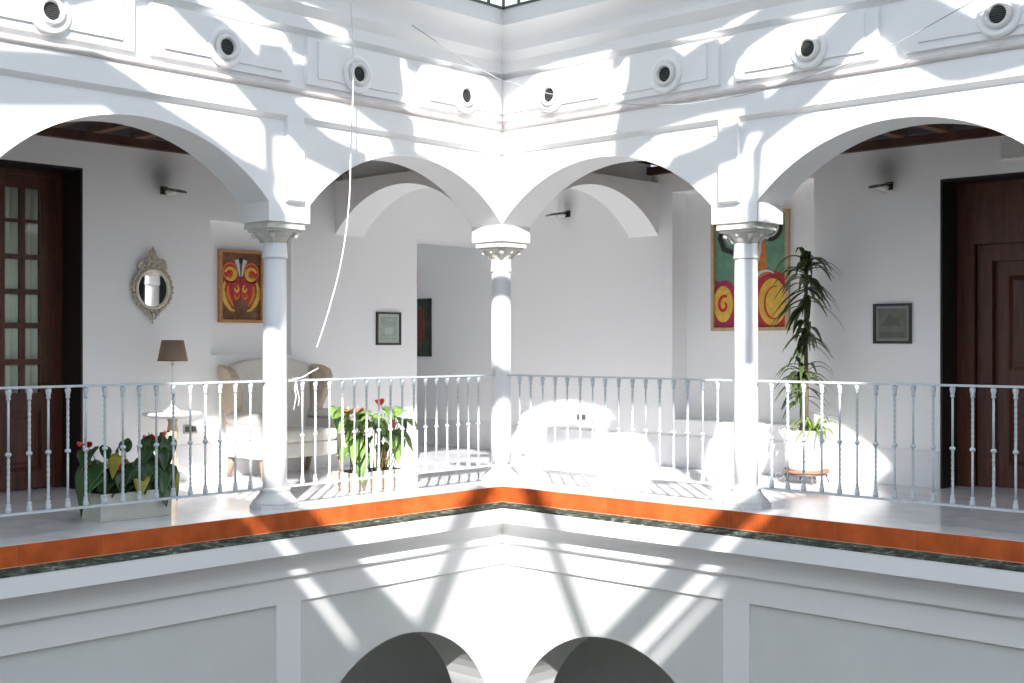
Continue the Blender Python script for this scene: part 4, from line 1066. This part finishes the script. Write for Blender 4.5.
def planter(loc, L, D, Hh, m_, label, flare=0.0, wall=0.018):
    t = thing('planter', label, 'planter', loc)
    b = B()
    def ring(e, z): return [(-L/2-e, -D/2-e, z), (L/2+e, -D/2-e, z), (L/2+e, D/2+e, z), (-L/2-e, D/2+e, z)]
    v = ring(0, 0)+ring(flare, Hh)+ring(flare-wall, Hh)+ring(-wall, 0.05)
    fs = [(3,2,1,0)]
    for k in range(3):
        for i in range(4): j = (i+1) % 4; fs.append((4*k+i, 4*k+j, 4*k+4+j, 4*k+4+i))
    fs.append((12, 13, 14, 15)); b.add(v, fs); o = b.build('trough', m_, t, fixn=True)
    bv = o.modifiers.new('soft', 'BEVEL'); bv.width = 0.006; bv.segments = 2
    b = B(); nx, ny = 14, 6; vs_ = []; fs = []; ee = flare*0.8-wall-0.001
    for i in range(nx+1):
        for j in range(ny+1): vs_.append(((-L/2-ee)+(L+2*ee)*i/nx, (-D/2-ee)+(D+2*ee)*j/ny, Hh-0.028+random.uniform(-0.008, 0.008)))
    for i in range(nx):
        for j in range(ny): a = i*(ny+1)+j; fs.append((a, a+1, a+ny+2, a+ny+1))
    b.add(vs_, fs); b.build('soil', M['soil'], t)
    return t
planter((3.51, -0.535, 0), 0.58, 0.26, 0.205, M['concrete'], 'long grey concrete planter on the floor at far left', 0.004)
planter((1.04, -0.665, 0), 0.58, 0.25, 0.165, M['planterwhite'], 'long white clay planter between the left and corner columns', 0.022)

def anthurium(loc, label, leafmat, spec, stems, flowers, group=None):
    t = thing('anthurium', label, 'plant', loc, 0, group)
    b = B()
    for (x, y, h, r) in stems: b.tube([(x, y, -0.03), (x+0.006, y, h*0.4), (x-0.005, y+0.005, h*0.8), (x, y, h)], [r*0.95, r*1.08, r, r*0.7], 12)
    if stems: b.build('shaggy_stem', M['stem'], t)
    lf = B(); pt = B(); yl = B()
    for (bx, by, ex, ey, ez, dx, dy, dz, L, Wd, mi) in spec:
        base = Vector((bx, by, 0.0)); end = Vector((ex, ey, ez)); mid = base.lerp(end, 0.55)+Vector((0, 0, 0.05))
        pt.tube([base, mid, end], [0.005, 0.004, 0.0035], 5)
        leaf_heart(yl if mi else lf, end, (dx, dy, dz), L, Wd, 0.25, random.uniform(0.12, 0.28), 0, random.uniform(-0.3, 0.3))
    pt.build('leaf_stalks', M['petiole'], t)
    o = lf.build('leaves', leafmat, t); m1 = o.modifiers.new('thickness', 'SOLIDIFY'); m1.thickness = 0.0015
    if yl.v:
        o = yl.build('yellow_leaves', M['leafyellow'], t); m1 = o.modifiers.new('thickness', 'SOLIDIFY'); m1.thickness = 0.0015
    for (bx, by, tx, ty, tz, dx, dy, dz, sz, mn) in flowers: spathe(t, (bx, by, 0), (tx, ty, tz), (dx, dy, dz), sz, mn)
    return t
# camera-facing direction on the floor is about (+0.73, +0.68); image-left is (+0.68, -0.73)
rnd = random.Random(11)
def leaf_spec(n, span, zmin, zmax, L0, L1_, depth, ymean=0.0, d0=-1.3, d1=-0.35):
    out = []
    for i in range(n):
        f = (i+0.5)/n; ex = -span/2+span*f+rnd.uniform(-0.05, 0.05); ey = ymean+rnd.uniform(-depth, depth)
        ez = rnd.uniform(zmin, zmax); an = rnd.uniform(0.15, 1.35)+(0.5 if ex > span*0.25 else 0)*rnd.uniform(-1, 0.3)
        sgn = 1 if ex > 0 else -1
        dx, dy = 0.75*math.cos(an)+0.25*sgn, 0.9*math.sin(an)
        L = rnd.uniform(L0, L1_)
        out.append((ex*0.55, ey*0.4, ex, ey, ez, dx, dy, rnd.uniform(d0, d1), L, L*rnd.uniform(0.68, 0.85), 0))
    return out
spec = leaf_spec(22, 0.66, 0.16, 0.40, 0.15, 0.22, 0.14)+leaf_spec(16, 0.60, 0.06, 0.20, 0.14, 0.20, 0.15)
spec += [(0.22, 0.0, 0.36, 0.03, 0.20, 0.35, 0.25, -1.6, 0.27, 0.13, 0), (-0.22, 0.02, -0.30, 0.08, 0.16, -0.2, 0.5, -1.2, 0.20, 0.14, 0),
         (0.12, 0.0, 0.13, 0.10, 0.29, 0.5, 0.4, -0.5, 0.17, 0.14, 1), (-0.02, 0.05, -0.02, 0.16, 0.13, 0.4, 0.6, -0.6, 0.15, 0.12, 1), (-0.22, 0.05, -0.31, 0.10, 0.15, 0.1, 0.5, -1.2, 0.15, 0.11, 1)]
for i in range(5):
    x = -0.22+0.11*i; spec.append((x*0.6, -0.02, x, rnd.uniform(-0.05, 0.08), rnd.uniform(0.30, 0.37), rnd.uniform(-0.4, 0.4), 0.3, 0.75, 0.13, 0.10, 0))
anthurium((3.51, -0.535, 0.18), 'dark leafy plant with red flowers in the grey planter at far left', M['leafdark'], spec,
          [(-0.15, 0.0, 0.20, 0.018), (-0.10, 0.03, 0.16, 0.015)],
          [(0.22,0,0.34,0.0,0.375,0.6,0.5,0.25,0.13,'flower'), (0.10,0.05,0.10,0.12,0.24,0.7,0.5,-0.1,0.11,'flower'), (-0.15,0,-0.17,0.03,0.40,0.6,0.3,0.3,0.11,'flower'), (-0.2,0,-0.28,0.03,0.42,-0.2,0.5,0.5,0.08,'flower'), (0.30,0,0.345,0.05,0.245,0.8,0.2,-0.2,0.07,'flowerpale')])
spec = leaf_spec(22, 0.76, 0.34, 0.61, 0.14, 0.20, 0.13, 0.0, -1.0, 0.3)+leaf_spec(11, 0.68, 0.22, 0.38, 0.13, 0.18, 0.13)
spec += [(0.22, 0, 0.27, 0.10, 0.34, 0.5, 0.4, -0.9, 0.22, 0.17, 0), (0.20, 0, 0.24, 0.12, 0.20, 0.3, 0.6, -1.5, 0.24, 0.15, 0), (-0.25, 0, -0.33, 0.02, 0.36, -0.5, 0.5, -0.9, 0.19, 0.13, 0),
         (0.06, 0, 0.05, 0.08, 0.42, 0.5, -0.4, -0.3, 0.19, 0.14, 0)]
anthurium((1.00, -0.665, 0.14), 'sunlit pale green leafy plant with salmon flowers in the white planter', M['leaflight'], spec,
          [(0.13, 0.02, 0.27, 0.038), (-0.11, 0.02, 0.24, 0.036)],
          [(0.25,0,0.32,0.05,0.55,0.5,0.5,0.3,0.13,'flowerpale'), (0.16,0,0.19,0.03,0.56,0.5,0.5,0.2,0.12,'flowerpale'), (-0.05,0,-0.07,0.02,0.62,0.3,0.5,0.6,0.10,'flower'), (-0.15,0.05,-0.17,0.10,0.44,0.6,0.6,-0.1,0.12,'flowerpale')])

# urn on a low iron stand
UX, UY = -2.02, 2.005
t = thing('plant_stand', 'low iron plant stand with scrolled ends under the white urn', 'stand', (UX, UY, 0))
b = B(); b.tube([(0.185*math.cos(2*PI*i/32), 0.185*math.sin(2*PI*i/32), 0.085) for i in range(32)], 0.007, 7, closed=True); b.tube([(0.12*math.cos(2*PI*i/28), 0.12*math.sin(2*PI*i/28), 0.085) for i in range(28)], 0.005, 6, closed=True)
for k in range(4): a = PI/2*k+0.4; b.tube([(0.185*math.cos(a), 0.185*math.sin(a), 0.085), (-0.185*math.cos(a), -0.185*math.sin(a), 0.085)], 0.005, 6)
b.build('ring', M['wrought'], t)
for k in range(4):
    a = PI/4+PI/2*k+0.0; ca, sa = math.cos(a), math.sin(a)
    prof = [(0.185, 0.085), (0.20, 0.04), (0.215, 0.008)]; b = B(); b.tube([(r*ca, r*sa, z) for r, z in prof], 0.007, 7); b.build('leg', M['wrought'], t)
for a in (math.atan2(0.73, -0.68), math.atan2(-0.73, 0.68)):
    ca, sa = math.cos(a), math.sin(a)
    b = B(); b.tube([((0.18+r)*ca, (0.18+r)*sa, z) for r, z in [(0.0,0.10),(0.03,0.06)]+arc(0.075,0.075,0.042,0.042,200,560,22,0.6)], 0.005, 6); b.build('scroll', M['wrought'], t)
t = thing('urn', 'large white glazed urn with pink motifs holding the tall plant', 'pot', (UX, UY, 0.092))
b = B(); b.lathe([(0.185,0.0),(0.212,0.012),(0.216,0.035),(0.205,0.035),(0.19,0.018)], n=36); b.build('saucer', M['terracotta'], t, fixn=True)
b = B(); b.lathe([(0.150,0.02),(0.172,0.045),(0.180,0.075),(0.176,0.085),(0.188,0.10),(0.196,0.17),(0.198,0.25),(0.194,0.275),(0.202,0.285),(0.205,0.315),(0.228,0.345),(0.246,0.375),(0.254,0.392),(0.250,0.408),(0.236,0.410),(0.225,0.395),(0.205,0.36),(0.19,0.34)], n=44); b.build('body', M['glaze'], t, fixn=True)
b = B(); b.lathe([(0.001,0.375),(0.10,0.38),(0.216,0.372)], n=30, cap=False); b.build('soil', M['soil'], t)
for a in (math.atan2(0.25, 0.97), math.atan2(0.97, 0.55)):
    b = B(); ca, sa = math.cos(a), math.sin(a)
    for (dz, da, r) in ((0.0, 0, 0.022), (0.035, 0.06, 0.014), (-0.035, -0.05, 0.016), (0.02, -0.10, 0.012), (0.055, 0.0, 0.010)):
        a2 = a+da; b.ball((0.1955*math.cos(a2), 0.1955*math.sin(a2), 0.20+dz), r, sc=(0.35, 0.35, 1.2), seg=8)
    b.build('painted_motif', M['pinkglaze'], t)
t = thing('dracaena', 'tall tiered dracaena palm growing in the white urn', 'plant', (UX, UY, 0.465))
b = B(); b.tube([(0,0,-0.05),(0.006,0.004,0.4),(-0.004,-0.006,0.85),(0.004,0.0,1.25),(0.0,0.004,1.56)], [0.024,0.021,0.019,0.017,0.012], 10); b.tube([(0.03,-0.03,-0.05),(0.035,-0.03,0.3),(0.02,-0.025,0.55)], [0.018,0.015,0.009], 9); b.build('trunk', M['trunk'], t)
b = B(); rn = random.Random(5)
def crown(cx, cy, z, n, L0, L1_, lift0, lift1, wd, spread=0.05):
    for i in range(n):
        a = 2*PI*i/n*1.618*5+rn.uniform(-0.2, 0.2)
        leaf_strap(b, (cx, cy, z+rn.uniform(-spread, spread)), (math.cos(a), math.sin(a)), rn.uniform(L0, L1_), wd*rn.uniform(0.8, 1.15), rn.uniform(lift0, lift1))
crown(0, 0, 1.57, 16, 0.18, 0.30, 1.0, 1.9, 0.045, 0.05)
crown(0, 0, 1.50, 26, 0.32, 0.46, 0.25, 0.85, 0.060, 0.12)
crown(0, 0, 1.32, 28, 0.34, 0.50, -0.35, 0.25, 0.060, 0.14)
crown(0, 0, 0.98, 16, 0.28, 0.40, 0.15, 0.6, 0.055, 0.08)
crown(0, 0, 0.88, 12, 0.28, 0.38, -0.2, 0.2, 0.055, 0.08)
crown(0.02, -0.03, 0.56, 22, 0.30, 0.46, 0.35, 1.0, 0.052, 0.07)
crown(0.02, -0.03, 0.42, 24, 0.30, 0.44, -0.2, 0.5, 0.052, 0.14)
o = b.build('leaves', M['leafdrac'], t); m1 = o.modifiers.new('thickness', 'SOLIDIFY'); m1.thickness = 0.0012
t = thing('spider_plant', 'small lime green spider plant spilling over the rim of the urn', 'plant', (UX+0.07, UY+0.12, 0.475))
b = B(); rn = random.Random(9); crown(0, 0, 0.0, 46, 0.26, 0.42, 0.6, 1.5, 0.024, 0.02)
o = b.build('leaves', M['leafspider'], t); m1 = o.modifiers.new('thickness', 'SOLIDIFY'); m1.thickness = 0.001

# ---------------------------------------------------------------- cords and cables
b = B(); pts = []
for i in range(40):
    f = i/39; z = 4.22-2.95*f; x = 2.10-0.17*math.sin(min(1, f*1.15)*PI*0.62)+0.30*max(0, f-0.55)**1.6*3.2; pts.append((x-0.02*math.sin(9*f), 0.33-0.27*f, z))
b.tube(pts, 0.006, 6)
tag(b.build('hanging_cord', M['cordwhite']), 'thin white cord hanging down in front of the small left arch', 'cord')
b = B(); P_ = [(1.352,0.25,3.956),(1.02,0.25,3.85),(0.668,0.25,3.752),(0.32,0.27,3.66),(0.25,0.313,3.65)]
P2 = [(0.25,0.70,3.50),(0.25,1.10,3.385),(0.25,1.475,3.301),(0.25,1.90,3.225),(0.25,2.277,3.188),(0.25,2.75,3.190),(0.25,3.251,3.237),(0.25,3.65,3.30),(0.25,4.029,3.387),(0.25,4.557,3.579),(0.25,5.2,3.90),(0.25,5.6,4.25)]
b.tube(P_+P2, 0.004, 6)
tag(b.build('slack_cable', M['cable']), 'slack grey cable drooping across the frieze from left to right', 'cable')
b = B()
b.tube([(2.26,-0.172,1.018),(2.22,-0.160,1.022),(2.16,-0.17,1.03),(2.06,-0.19,1.07),(1.98,-0.20,1.10)], 0.006, 6)
b.tube([(2.235+0.026*math.cos(2*PI*i/14), -0.195+0.026*math.sin(2*PI*i/14), 1.006+0.004*math.sin(i)) for i in range(15)], 0.006, 6)
b.tube([(2.23,-0.168,1.005),(2.225,-0.160,0.93),(2.20,-0.162,0.86),(2.215,-0.160,0.80)], 0.005, 6)
b.tube([(2.23,-0.168,1.005),(2.25,-0.160,0.94),(2.235,-0.160,0.88),(2.26,-0.160,0.77)], 0.005, 6)
b.ball((2.232,-0.168,1.008), 0.016, seg=8)
tag(b.build('knotted_cord', M['cordwhite']), 'white cord knotted around the railing beside the left column', 'cord')
